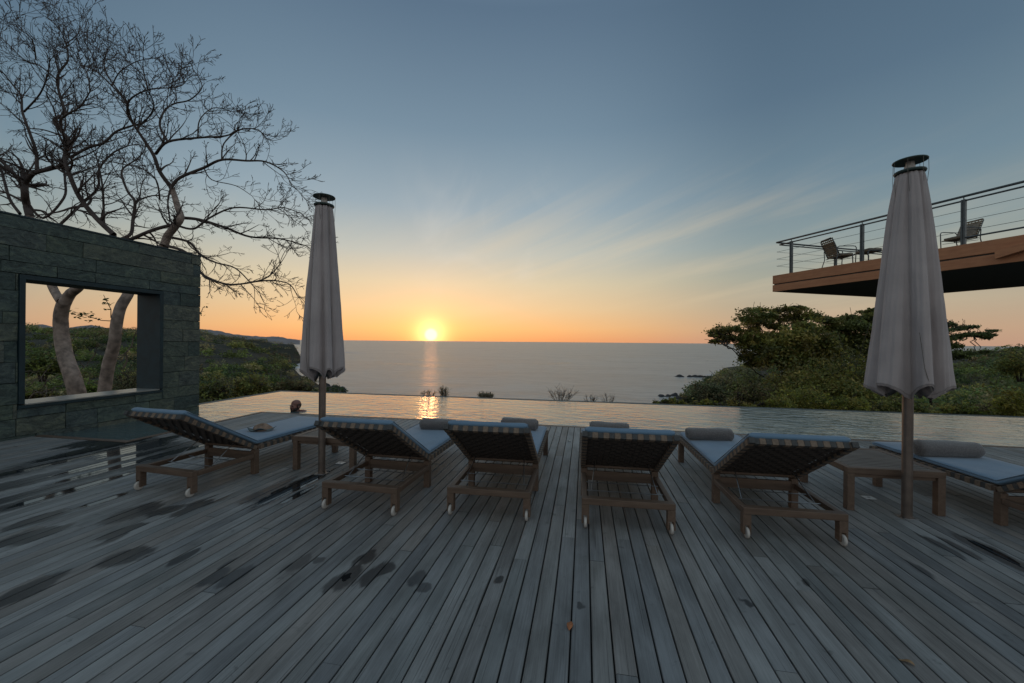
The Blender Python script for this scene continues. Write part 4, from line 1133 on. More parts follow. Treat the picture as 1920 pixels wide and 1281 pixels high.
for s in (-1, 1): m.tube([(s * .24, .2, 0), (s * .24, .22, .30), (s * .24, .18, .34), (s * .24, -.18, .34), (s * .24, -.22, .30), (s * .24, -.2, 0)], .013, 8)
m.tube([(-.24, .16, .34), (.24, .16, .34)], .011, 6); m.tube([(-.24, -.16, .34), (.24, -.16, .34)], .011, 6); m.build('frame', M_RAIL, ot, smooth=True)
m = MB()
for i in range(8): m.box((-.235, -.19 + i * .05, .335), (.235, -.155 + i * .05, .352))
m.build('seat', M_WICKER, ot); m = MB(); m.box((-.22, -.17, .353), (.22, .17, .41)); m.build('cushion', M_CHAIRCUSH, ot, bevel=.02, bseg=3)
place_on_terrace(ot, 2.10, .75, -80, 'low footstool on the terrace between the corner armchair and the big parasol', 'footstool', None)

# ------------------------------------------------------------------ bare trees behind the wall
def poly(pts, sc=1.0, ox=0.0, oy=0.0): return [(x / sc + ox, y / sc + oy) for x, y in pts]
Z2 = 2.669
class Tree:
    def __init__(s, seed, Zc): s.rg = np.random.default_rng(seed); s.limbs = []; s.Zc = Zc
    def limb(s, pts, w0, w1, z0=None, z1=None):
        """pts in photo pixels, widths in pixels, depth interpolated z0 -> z1"""
        z0 = s.Zc if z0 is None else z0; z1 = z0 if z1 is None else z1
        # densify with a Catmull-Rom spline
        P = [Vector((a, b, 0)) for a, b in pts]; out = []
        for i in range(len(P) - 1):
            p0 = P[max(i - 1, 0)]; p1 = P[i]; p2 = P[i + 1]; p3 = P[min(i + 2, len(P) - 1)]
            for k in range(5):
                t = k / 5; out.append(.5 * ((2 * p1) + (-p0 + p2) * t + (2 * p0 - 5 * p1 + 4 * p2 - p3) * t * t + (-p0 + 3 * p1 - 3 * p2 + p3) * t ** 3))
        out.append(P[-1]); n = len(out); L3 = []; R3 = []
        ph_ = s.rg.uniform(0, 6)
        for i, q in enumerate(out):
            t = i / (n - 1); Z = z0 + (z1 - z0) * t + .12 * math.sin(t * 7 + ph_) * min(1, t * 3)
            w = (w0 + (w1 - w0) * t) / FPX * Z * .5 / max(1.0, math.sqrt(1 + ((q.x - 960) / FPX) ** 2) ** .8)
            L3.append(at(q.x, q.y, Z)); R3.append(w)
        s.limbs.append((L3, R3))
def grow(limbs, rg, centre, target, levels=3, dens=1.0):
    """side branches and twigs along the given limbs -> tubes"""
    tubes = []
    def branch(p, d, L, r, lev):
        n = max(4, int(L / .10)); pts = [p]; rad = [r]; dd_ = d.copy(); out = (p - centre)
        out = out.normalized() if out.length > .1 else Vector((0, 0, 1))
        bend = Vector(rg.normal(size=3)) * .09
        for i in range(n):
            if i % 4 == 0: bend = Vector(rg.normal(size=3)) * .115
            dd_ = (dd_ + bend + out * .05 + Vector((0, 0, .035))).normalized()
            p = p + dd_ * (L / n); pts.append(p); rad.append(max(r * (1 - .62 * (i + 1) / n), .0046))
        tubes.append((pts, rad))
        if lev <= 0: return
        k = max(2, int(L * (4.0 if lev > 1 else 5.4) * dens))
        for j in range(k):
            t = rg.uniform(.15, 1.0); i = min(n - 1, int(t * n)); q = pts[i]; dl = (pts[i + 1] - pts[i]).normalized()
            side = Vector(rg.normal(size=3)); side = (side - dl * side.dot(dl)).normalized()
            nd = (dl * rg.uniform(.45, .95) + side * rg.uniform(.6, 1.0)).normalized()
            branch(q, nd, L * rg.uniform(.36, .66), rad[i] * rg.uniform(.45, .65), lev - 1)
        # continue at the tip with a small fork
        for j in range(2):
            side = Vector(rg.normal(size=3)); dl = (pts[-1] - pts[-2]).normalized(); side = (side - dl * side.dot(dl)).normalized()
            branch(pts[-1], (dl + side * .5).normalized(), L * .36, rad[-1] * .9, lev - 1)
    for (P, R, k, lmax) in target:
        n = len(P)
        Ltot = sum((P[i + 1] - P[i]).length for i in range(n - 1))
        m_ = int(Ltot * k * dens)
        for j in range(m_):
            t = rg.uniform(.12, 1.0); i = min(n - 2, int(t * (n - 1))); dl = (P[i + 1] - P[i]).normalized()
            side = Vector(rg.normal(size=3)); side = (side - dl * side.dot(dl)).normalized()
            out = (P[i] - centre).normalized()
            nd = (dl * .6 + side * .75 + out * .35).normalized()
            L = lmax * rg.uniform(.45, 1.0) * (1.0 - .25 * t)
            branch(P[i], nd, L, min(R[i] * .6, .036), levels - 1 if R[i] > .01 else levels - 2)
        dl = (P[-1] - P[-2]).normalized()
        for j in range(3):
            side = Vector(rg.normal(size=3)); side = (side - dl * side.dot(dl)).normalized()
            branch(P[-1], (dl + side * .55).normalized(), lmax * rg.uniform(.5, .8), R[-1] * .8, levels - 1)
    return tubes
def tubes_mesh(name, tubes, m, parent, sides=None):
    VV = []; QQ = []; off = 0
    for pts, rad in tubes:
        P = np.array(pts); R = np.array(rad); n = len(P)
        D = np.gradient(P, axis=0); D /= np.maximum(np.linalg.norm(D, axis=1), 1e-9)[:, None]
        k = sides or (4 if R[0] < .006 else 5 if R[0] < .02 else 12)
        ref = np.array([.31, .52, .79]); A1 = np.cross(D, ref); A1 /= np.maximum(np.linalg.norm(A1, axis=1), 1e-9)[:, None]; B1 = np.cross(D, A1)
        an = np.arange(k) * 2 * math.pi / k
        V = P[:, None] + (A1[:, None] * np.cos(an)[None, :, None] + B1[:, None] * np.sin(an)[None, :, None]) * R[:, None, None]
        VV.append(V.reshape(-1, 3)); i, j = np.meshgrid(np.arange(n - 1), np.arange(k), indexing='ij'); a = (i * k + j).ravel(); b = (i * k + (j + 1) % k).ravel()
        QQ.append(np.stack([a, b, b + k, a + k], -1) + off); off += n * k
    return np_mesh(name, np.concatenate(VV), np.concatenate(QQ), m, parent=parent, smooth=True)
ZA, ZBt = 10.6, 9.9
ta = Tree(1, ZA); rgT = ta.rg
ta.limb([(146, 752), (144, 735), (135, 704), (123, 669), (116, 631), (114, 594), (120, 566)], 36, 27)           # trunk
trunkA = ta.limbs[:]; ta.limbs = []
ta.limb([(119, 572), (108, 556), (97, 535), (82, 495), (66, 450), (56, 406)], 19, 16, ZA, ZA + .2)
ta.limb([(120, 570), (132, 551), (151, 535), (180, 490), (213, 440)], 26, 13, ZA, ZA - .3)
mainA = ta.limbs[:]; ta.limbs = []
def zl(tr, pts, w0, w1, z0, z1): tr.limb(poly(pts, Z2), w0 / Z2, w1 / Z2, z0, z1)
zl(ta, [(150, 1085), (128, 1000), (122, 930)], 46, 40, ZA + .2, ZA + .2)
zl(ta, [(122, 935), (60, 860), (0, 800), (-70, 740), (-120, 640)], 28, 12, ZA + .2, ZA + .9)
zl(ta, [(122, 930), (165, 870), (250, 845), (305, 825), (335, 750)], 32, 22, ZA + .2, ZA - .2)
zl(ta, [(335, 750), (320, 680), (300, 610), (340, 570), (400, 535), (450, 460)], 20, 7, ZA - .2, ZA - .9)
zl(ta, [(185, 850), (180, 760), (150, 670), (112, 560), (105, 480), (60, 420), (20, 370)], 22, 7, ZA + .2, ZA + .7)
zl(ta, [(100, 1070), (50, 1000), (20, 900), (0, 840), (-60, 780)], 20, 12, ZA + .3, ZA + 1.2)
zl(ta, [(570, 1175), (480, 1090), (400, 990), (350, 880), (325, 800), (330, 740)], 32, 20, ZA - .3, ZA - .1)
zl(ta, [(330, 745), (345, 700), (270, 610), (320, 560), (300, 480), (285, 400), (305, 350), (340, 300), (330, 220), (300, 150), (240, 90)], 22, 5, ZA - .1, ZA + .8)
zl(ta, [(350, 790), (440, 740), (520, 715), (580, 660), (660, 630), (720, 610), (770, 540), (750, 470)], 18, 6, ZA - .1, ZA - 1.3)
zl(ta, [(130, 1000), (215, 1092), (320, 990), (325, 900), (320, 830)], 16, 12, ZA + .2, ZA + 1)
zl(ta, [(300, 1125), (400, 1030), (490, 940), (495, 850), (560, 770), (640, 730)], 18, 8, ZA - .2, ZA + .9)
zl(ta, [(520, 1115), (515, 960), (500, 860), (470, 760), (380, 660)], 14, 5, ZA - .2, ZA + 1.1)
zl(ta, [(0, 490), (-60, 400), (-140, 320)], 10, 5, ZA + .7, ZA + 1.0)
zl(ta, [(285, 400), (200, 330), (120, 300), (40, 220), (-20, 170)], 10, 4, ZA + .4, ZA + .4)
zl(ta, [(180, 300), (160, 200), (90, 140), (0, 95)], 9, 4, ZA + .4, ZA + .0)
zl(ta, [(120, 560), (200, 470), (240, 370), (250, 300)], 12, 5, ZA + .5, ZA - .4)
zl(ta, [(-120, 640), (-140, 480), (-110, 330)], 12, 5, ZA + .9, ZA + 1.2)
zl(ta, [(450, 460), (440, 380), (400, 300), (380, 200)], 9, 4, ZA - .9, ZA - .2)
zl(ta, [(330, 220), (390, 170), (400, 110)], 7, 3.5, ZA + .6, ZA + .2)
zl(ta, [(400, 535), (470, 520), (540, 560)], 8, 4, ZA - .6, ZA)
limbsA = ta.limbs
tb = Tree(2, ZBt)
tb.limb([(194, 752), (196, 732), (203, 687), (214, 645), (219, 605), (226, 577), (238, 556), (247, 540), (275, 500), (309, 460)], 27, 18, ZBt, ZBt)
trunkB = tb.limbs[:]; tb.limbs = []
zl(tb, [(822, 1230), (840, 1180), (880, 1130), (905, 1090), (890, 1040), (870, 970), (855, 935)], 46, 27, ZBt, ZBt - .1)
mainB = tb.limbs[:]; tb.limbs = []
zl(tb, [(855, 935), (800, 860), (770, 780), (720, 700), (680, 640), (640, 570), (650, 500), (740, 450), (850, 440)], 24, 6, ZBt, ZBt - .8)
zl(tb, [(640, 570), (630, 510), (560, 430), (470, 350), (400, 330)], 14, 5, ZBt - .4, ZBt + .6)
zl(tb, [(780, 770), (840, 710), (990, 690), (1130, 680), (1190, 650)], 17, 6, ZBt, ZBt - 1.0)
zl(tb, [(840, 710), (800, 630), (820, 560), (870, 520), (950, 500), (1010, 440), (990, 380)], 14, 4, ZBt - .3, ZBt + .5)
zl(tb, [(855, 940), (900, 890), (1020, 840), (1110, 800), (1230, 805), (1330, 810), (1420, 860), (1460, 930)], 20, 4, ZBt - .1, ZBt - .5)
zl(tb, [(1110, 800), (1120, 720), (1200, 650), (1290, 650), (1340, 700)], 9, 4, ZBt - .3, ZBt + .3)
zl(tb, [(905, 1090), (1000, 1100), (1130, 1140), (1250, 1185), (1400, 1195), (1530, 1230)], 20, 5, ZBt, ZBt + .7)
zl(tb, [(890, 1130), (970, 1145), (1050, 1090), (1170, 1040), (1330, 1050), (1420, 1040), (1510, 1070)], 14, 4, ZBt, ZBt - .7)
zl(tb, [(640, 1205), (770, 1150), (880, 1122)], 22, 20, ZBt + .1, ZBt)
zl(tb, [(600, 1200), (655, 1170), (665, 1100), (675, 1010), (640, 960), (610, 880), (620, 840), (680, 800), (720, 760)], 22, 6, ZBt + .1, ZBt + 1.2)
zl(tb, [(675, 1010), (760, 980), (840, 985)], 12, 5, ZBt + .5, ZBt + .2)
zl(tb, [(855, 935), (840, 1010), (850, 1100)], 10, 9, ZBt - .2, ZBt - .2)
zl(tb, [(800, 1000), (780, 900), (700, 840), (600, 820), (520, 800)], 10, 4, ZBt, ZBt - .8)
zl(tb, [(740, 450), (720, 380), (660, 330), (600, 270)], 9, 3, ZBt - .4, ZBt + .3)
zl(tb, [(850, 440), (920, 420), (900, 350), (960, 330)], 7, 3, ZBt - .7, ZBt - .4)
zl(tb, [(600, 465), (540, 380), (520, 310), (545, 240)], 10, 4, ZBt - .1, ZBt + .4)
zl(tb, [(560, 430), (600, 360), (680, 310), (760, 290)], 8, 3.5, ZBt, ZBt - .5)
zl(tb, [(500, 375), (470, 290), (430, 220)], 7, 3.5, ZBt + .4, ZBt)
zl(tb, [(990, 690), (1000, 600), (1070, 540), (1160, 560)], 8, 3, ZBt - .6, ZBt)
zl(tb, [(1020, 840), (1060, 900), (1180, 930), (1260, 980)], 7, 3, ZBt - .3, ZBt + .3)
R1 = lambda pts: [(x / Z2, y / Z2 + 380) for x, y in pts]
tb.limb(R1([(860, 175), (950, 200), (1003, 262), (1080, 300), (1180, 330), (1270, 420)]), 6, 2, ZBt, ZBt + .8)
tb.limb(R1([(830, 215), (930, 250), (1000, 345), (1050, 380), (1150, 410), (1280, 395), (1350, 365), (1400, 310)]), 7, 2, ZBt, ZBt - .6)
tb.limb(R1([(1280, 395), (1370, 390), (1450, 410), (1490, 470)]), 3.5, 1.6, ZBt - .4, ZBt - .2)
limbsB = tb.limbs
def bare_tree(trunk, main, limbs, rg, label, lmax, dens, root_at):
    root = empty('bare_tree', root_at, 0, label, 'tree', 'leafless trees behind the stone wall')
    allp = [p for P, R in limbs for p in P]; cen = sum(allp, Vector()) / len(allp); cen = cen - Vector((0, 0, 1.5))
    o = tubes_mesh('trunk', [(P, R) for P, R in trunk + main], M_BARK, None, 14)
    o.parent = root; o.matrix_parent_inverse = Matrix.Translation(-root.location)
    o = tubes_mesh('limbs', limbs, M_TWIG, None, 9); o.parent = root; o.matrix_parent_inverse = Matrix.Translation(-root.location)
    tg = [(P, R, 4.4, lmax) for P, R in limbs]
    tw = grow(limbs, rg, cen, tg, 3, dens)
    o = tubes_mesh('twigs', tw, M_TWIG, None); o.parent = root; o.matrix_parent_inverse = Matrix.Translation(-root.location)
    return root, len(tw)
ra, na_ = bare_tree(trunkA, mainA, limbsA, np.random.default_rng(3), 'tall leafless tree whose pale curved trunk stands left in the wall opening', 1.1, 1.0, at(146, 752, ZA))
rb2, nb_ = bare_tree(trunkB, mainB, limbsB, np.random.default_rng(4), 'leafless tree whose leaning trunk stands right in the wall opening, branches reaching the left parasol', .86, 1.0, at(194, 752, ZBt))
print('twigs', na_, nb_)

# small leafy sprays on the trunks, seen in the opening
def spray(pts_px, Z, label, rg, nleaf=26, size=.055):
    base = at(*pts_px[0], Z); root = empty('leafy_spray', base, 0, label, 'branch')
    P = [at(a, b, Z + .05 * i) - base for i, (a, b) in enumerate(pts_px)]
    m = MB(); m.tube(P, [.011 - .006 * i / (len(P) - 1) for i in range(len(P))], 6); m.build('stem', M_TWIG, root, smooth=True)
    cs = []
    for k in range(nleaf):
        t = rg.uniform(.35, 1.0) * (len(P) - 1); i = min(int(t), len(P) - 2); q = P[i].lerp(P[i + 1], t - i); cs.append(np.array(q) + rg.normal(size=3) * .06)
    V, Q = leaf_quads(np.array(cs), np.full(len(cs), size), rg, 1.2)
    np_mesh('leaves', V, Q, M_LEAF, np.repeat(np.array([[.03, .045, .02]]) * rg.uniform(.7, 1.4, (len(cs), 1)), 4, 0), parent=root)
rgS = np.random.default_rng(8)
spray([(208, 602), (190, 601), (168, 594), (150, 588), (136, 585)], ZBt, 'thin leafy branch reaching left from the leaning trunk', rgS, 46)
spray([(208, 596), (208, 580), (200, 565), (194, 553)], ZBt - .05, 'leafy shoot rising from the leaning trunk in the opening', rgS, 18)
spray([(372, 590), (378, 584), (381, 576)], 9.3, 'small leaf tuft just past the right end of the stone wall', rgS, 14, .045)

# ------------------------------------------------------------------ leafy trees and bushes
def tree_leafy(name, base_px, Z, clumps, trunk_pts, col, label, rg, cat='tree', group=None, leaf=.12, nleaf=210, zb=None, bark=None, flat=.45, fill=1.0):
    """clumps: (px, py, radius_px, squash); trunk_pts: list of limb polylines in px (px, py, width)"""
    b = at(base_px[0], base_px[1], Z)
    if zb is not None: b.z = zb
    root = empty(name, b, 0, label, cat, group)
    m = MB()
    for pl in trunk_pts:
        P = [at(x, y, Z + dz_) - b for x, y, w, dz_ in pl]; R = [w / FPX * Z * .5 for x, y, w, dz_ in pl]; m.tube(P, R, 8)
    m.build('trunk', bark or M_BARKD, root, smooth=True)
    VV = []; QQ = []; CC = []; off = 0
    for (px, py, rp, sq) in clumps:
        c = at(px, py, Z + rg.uniform(-1, 1) * rp / FPX * Z * 1.2) - b; r = rp / FPX * Z
        sub = max(6, int(26 * fill * (.35 + .65 * sq))); tot = int(nleaf * fill * (1.0 + 1.1 * sq))
        for k in range(sub):
            cc = np.array(c) + rg.normal(size=3) * np.array([.55, .55, .42 * sq]) * r
            n = tot // sub; sr = r * rg.uniform(.26, .46)
            P = cc + rg.normal(size=(n, 3)) * np.array([.85, .85, .30 + .35 * sq]) * sr
            V, Q = leaf_quads(P, np.full(n, leaf), rg, .35)
            cl = np.array(col[rg.integers(len(col))]) * rg.uniform(.4, 1.5)
            CC.append(np.repeat(cl[None] * rg.uniform(.7, 1.35, (n, 1)), 4, 0)); VV.append(V); QQ.append(Q + off); off += len(V)
    np_mesh('crown', np.concatenate(VV), np.concatenate(QQ), M_LEAF, np.concatenate(CC), parent=root)
    # twigs reaching into the clumps
    tw = []
    tips = [at(pl[-1][0], pl[-1][1], Z + pl[-1][3]) - b for pl in trunk_pts]
    for (px, py, rp, sq) in clumps:
        c = at(px, py, Z) - b; st = min(tips, key=lambda t: (t - c).length)
        pts = [st.lerp(c, t) + Vector(rg.normal(size=3)) * .12 * math.sin(math.pi * t) for t in np.linspace(0, 1, 7)]
        tw.append((pts, list(np.linspace(.045, .015, 7) * Z / 30)))
        for q in range(5):
            e = c + Vector(rg.normal(size=3)) * rp / FPX * Z * .7; p2 = [c.lerp(e, t) + Vector(rg.normal(size=3)) * .04 for t in np.linspace(0, 1, 4)]; tw.append((p2, [.014 * Z / 30] * 4))
    tubes_mesh('branches', tw, bark or M_BARKD, root, 5)
    return root
K = 5.647
Zr = lambda L: [(x / K + 1320, y / K + 560, r / K, s) for x, y, r, s in L]
Zt = lambda L: [(x / K + 1320, y / K + 560, w / K, d) for x, y, w, d in L]
rgl = np.random.default_rng(17)
G1 = [(.056, .062, .022), (.042, .052, .021), (.070, .070, .024), (.080, .066, .026)]
G2 = [(.085, .085, .020), (.070, .078, .020), (.10, .085, .028), (.05, .06, .02)]
G3 = [(.040, .045, .030), (.060, .052, .038), (.030, .038, .026)]
tree_leafy('spreading_tree', (1466, 735), 34, Zr([(150, 360, 75, .5), (90, 390, 40, .3), (250, 340, 80, .6), (200, 440, 80, .6), (330, 330, 75, .6), (110, 450, 40, .4), (520, 165, 95, .7), (440, 215, 70, .5), (620, 190, 80, .7), (590, 120, 50, .3),
    (500, 250, 80, .5), (780, 125, 80, .4), (700, 180, 60, .4), (880, 110, 50, .3), (800, 200, 90, .5), (1010, 140, 90, .6), (1020, 95, 50, .3), (930, 210, 90, .6), (1080, 200, 90, .6), (1170, 190, 60, .5), (620, 250, 70, .5), (420, 400, 90, .5),
    (520, 420, 90, .5), (640, 400, 80, .5), (300, 420, 60, .5), (1000, 280, 80, .5), (740, 290, 70, .5), (840, 300, 70, .5), (560, 520, 90, .8), (460, 500, 80, .8), (650, 520, 90, .8), (520, 330, 70, .7), (600, 430, 80, .8), (430, 470, 70, .8), (700, 400, 80, .8), (560, 620, 80, .8), (430, 620, 70, .8), (660, 640, 70, .8), (500, 690, 60, .6)]),
    [Zt([(825, 1010, 26, 0), (820, 930, 24, 0), (800, 830, 20, 0), (785, 740, 16, 0), (800, 560, 14, .3), (830, 420, 10, .5), (800, 260, 6, .5)]), Zt([(822, 930, 20, 0), (740, 880, 16, -.4), (640, 830, 13, -.8), (560, 790, 10, -1), (470, 700, 8, -1.2), (400, 600, 7, -1.2), (330, 540, 6, -1.2), (240, 500, 4, -1)]),
     Zt([(400, 600, 7, -1.2), (480, 560, 6, -1), (600, 440, 6, -.4), (620, 350, 5, 0), (560, 280, 4, 0)]), Zt([(800, 560, 12, .3), (900, 440, 10, .6), (980, 330, 7, .8), (1010, 220, 5, .8)]), Zt([(800, 800, 12, 0), (880, 760, 10, .6), (980, 740, 8, 1)])],
    G1, 'tall spreading flat topped tree with open crown against the sky, left of the big parasol', rgl, leaf=.115, nleaf=330, fill=1.0)
tree_leafy('leafy_tree', (1545, 745), 31, Zr([(960, 420, 130, .9), (1100, 380, 130, .9), (1200, 440, 130, .9), (820, 480, 110, .9), (880, 600, 130, .9), (1040, 560, 140, .9), (1180, 600, 140, 1), (760, 600, 100, .9), (1300, 560, 140, 1), (700, 640, 90, .7), (950, 700, 120, .8), (1120, 730, 130, .9),
    (1050, 300, 60, .5), (860, 400, 80, .7)]),
    [Zt([(1220, 1120, 30, 0), (1180, 900, 24, 0), (1100, 720, 18, 0), (1030, 560, 12, 0), (1000, 430, 8, 0)]), Zt([(1180, 880, 18, 0), (1270, 700, 12, .6), (1250, 520, 8, .6)])],
    G1 + [(.085, .078, .024)], 'dense olive green tree in the middle of the clump left of the big parasol', rgl, leaf=.13, nleaf=700)
tree_leafy('dark_tree', (1610, 745), 36, Zr([(1330, 235, 90, .35), (1250, 220, 60, .3), (1540, 215, 90, .35), (1600, 200, 50, .3), (1450, 300, 110, .5), (1600, 300, 110, .6), (1730, 200, 70, .5), (1760, 140, 60, .4), (1760, 300, 110, .8), (1480, 400, 120, .8), (1620, 440, 130, .9),
    (1760, 450, 120, .9), (1400, 480, 110, .8), (1520, 560, 140, 1), (1680, 600, 140, 1), (1380, 620, 120, .9), (1330, 330, 70, .5), (1850, 250, 100, .8), (1900, 400, 140, .9), (1960, 220, 110, .7)]),
    [Zt([(1630, 1100, 34, 0), (1600, 850, 28, 0), (1640, 600, 20, 0), (1700, 420, 12, 0), (1740, 300, 8, 0)]), Zt([(1610, 780, 18, 0), (1480, 560, 12, .6), (1400, 380, 8, .6)])],
    [(.036, .046, .021), (.046, .054, .022), (.060, .060, .024)], 'dark green tree directly left of the big parasol, crown reaching up behind it', rgl, leaf=.13, nleaf=700)
# layered tree right of the big parasol
K2 = 6.406; Z3_ = lambda L: [(x / K2 + 1760, y / K2 + 600, r / K2, s) for x, y, r, s in L]; Z3t = lambda L: [(x / K2 + 1760, y / K2 + 600, w / K2, d) for x, y, w, d in L]
tree_leafy('layered_tree', (1745, 765), 30, Z3_([(70, 45, 60, .3), (150, 60, 50, .2), (300, 85, 70, .15), (370, 85, 30, .12), (120, 120, 80, .3), (240, 105, 60, .2), (330, 180, 90, .22), (450, 180, 80, .22), (560, 170, 70, .2), (640, 130, 38, .12), (640, 185, 36, .12), (200, 210, 90, .25),
    (80, 220, 80, .4), (540, 215, 50, .15), (130, 300, 80, .3), (200, 320, 50, .2), (60, 330, 90, .5), (330, 395, 70, .2), (450, 400, 50, .12), (530, 380, 34, .1), (200, 400, 90, .3), (100, 440, 100, .5), (240, 440, 70, .3), (-100, 200, 110, .6), (-60, 380, 120, .7), (-160, 60, 90, .5), (-200, 300, 120, .8)]),
    [Z3t([(-100, 1050, 26, 0), (-80, 700, 20, 0), (0, 400, 14, 0), (100, 260, 8, 0), (260, 200, 5, 0), (420, 195, 4, 0)]), Z3t([(-20, 450, 12, 0), (120, 420, 8, -.3), (300, 410, 4, -.3)]), Z3t([(0, 380, 10, 0), (-60, 200, 7, .3), (60, 90, 5, .3)])],
    [(.034, .046, .024), (.046, .056, .026)], 'tree with flat layered branches reaching right of the big parasol over the far sea', rgl, leaf=.10, nleaf=230)
# distinct bushes
def bush(px, pyb, Z, wpx, hpx, cols, label, name='bush', dens=1.0, leaf=.07, group='bushes beyond the pool edge'):
    n = max(4, int(wpx / 14)); cl = []
    for k in range(n):
        t = (k + .5) / n; h = hpx * (math.sin(math.pi * t) ** .6) * rgl.uniform(.75, 1.05)
        cl.append((px + (t - .5) * wpx, pyb - h * .62, max(h * .42, 6), .8)); cl.append((px + (t - .5) * wpx * .9, pyb - h * .25, max(h * .42, 6), .8))
    sts = [[(px + dx * .25, pyb + 16, 4, 0), (px + dx * .6, pyb - hpx * .2, 3, 0), (px + dx, pyb - hpx * .5, 2, 0)] for dx in (-wpx * .3, 0, wpx * .3)]
    tree_leafy(name, (px, pyb + 16), Z, cl, sts, cols, label, rgl, 'bush', group, leaf=leaf, nleaf=int(230 * dens), fill=.8)
bush(1255, 762, 16, 60, 17, G2, 'low yellow green bush at the left end of the right bank by the reef', leaf=.045)
bush(1325, 768, 17, 70, 20, G2, 'low yellow green bush below the dark cliff scrub', leaf=.05)
bush(1330, 765, 60, 90, 55, G3, 'dark grey green thicket on the cliff edge by the reefs', leaf=.22, dens=1.6)
bush(1365, 755, 95, 60, 72, G3, 'brownish round thicket on the cliff beyond, nearest the far reef', leaf=.3, dens=1.6)
bush(1385, 772, 17, 60, 26, [(.10, .08, .03), (.08, .08, .024)], 'olive and rust bush left of the spreading tree trunk', leaf=.05)
bush(1410, 768, 40, 80, 66, [(.075, .06, .045), (.06, .06, .03)], 'pale dry brush under the spreading tree\'s left limb', leaf=.12)
bush(1450, 775, 18, 80, 36, G2, 'bright yellow green bush at the foot of the spreading tree', leaf=.05)
bush(1510, 775, 20, 100, 60, G2, 'broad golden green bush under the olive tree', leaf=.06, dens=1.3)
bush(1525, 772, 28, 110, 105, G1, 'tall olive bush standing right of the spreading tree trunk', leaf=.12, dens=2.2)
bush(1600, 775, 27, 120, 150, G1 + [(.085, .078, .024)], 'tallest leafy bush, filling the space under the dark tree', leaf=.12, dens=2.2)
bush(1412, 752, 42, 60, 64, [(.06, .068, .03), (.05, .055, .028)], 'upright green bush on the bank left of the spreading tree trunk', leaf=.17, dens=1.6)
bush(1480, 765, 40, 70, 60, [(.07, .066, .03), (.08, .07, .04)], 'olive brush seen behind the spreading tree trunk', leaf=.16, dens=1.6)
bush(1590, 778, 19, 70, 38, G2, 'yellowish bush low beside the big parasol\'s left hem', leaf=.06)
bush(1570, 770, 26, 120, 80, G1, 'dark leafy undergrowth left of the big parasol', leaf=.09, dens=1.4)
bush(1680, 782, 20, 120, 40, G1, 'green bush behind the big parasol pole', leaf=.06)
bush(1800, 785, 18, 90, 34, G2[1:], 'low green bush right of the big parasol\'s hem', leaf=.055)
bush(1905, 782, 17, 56, 68, G2[:3], 'rounded yellow green bush at the right edge of the picture', leaf=.06, dens=1.5)
bush(1865, 780, 20, 60, 36, [(.09, .07, .05), (.06, .06, .03)], 'dry reddish bush beside the yellow one at the right edge', leaf=.05)
bush(1915, 700, 26, 70, 60, G1, 'leafy crown cut off by the right edge with layered dark leaves', leaf=.08)
bush(1830, 700, 150, 50, 24, G3, 'rounded treetop on the right hill skyline, the left one', leaf=.5, group='treetops on the hill skyline')
bush(1885, 690, 150, 56, 34, G3, 'rounded treetop on the right hill skyline, the right one', leaf=.5, group='treetops on the hill skyline')
# near bushes on the left, seen in the opening and past the wall
bush(70, 748, 16, 70, 26, G1, 'green bush low in the left corner of the wall opening', leaf=.06, group='bushes behind the wall')
bush(80, 700, 30, 60, 50, [(.03, .045, .018), (.05, .06, .022)], 'dark green bush in the opening left of the curved trunk', leaf=.12, group='bushes behind the wall')
bush(170, 738, 18, 40, 24, [(.06, .08, .022), (.04, .06, .02)], 'leafy green bush between the two trunks', leaf=.06, group='bushes behind the wall')
bush(240, 735, 22, 50, 60, G3, 'grey dry bush right of the leaning trunk in the opening', leaf=.05, group='bushes behind the wall')
bush(400, 748, 26, 60, 50, G3 + G1, 'grey green bush just past the right end of the wall', leaf=.09, group='bushes beyond the pool edge')
bush(470, 742, 34, 70, 46, G1, 'dark green bush over the far left corner of the pool', leaf=.12, group='bushes beyond the pool edge')
bush(545, 738, 40, 80, 30, [(.06, .045, .03), (.045, .045, .025)], 'brown bush at the pool corner left of the left parasol', leaf=.12, group='bushes beyond the pool edge')
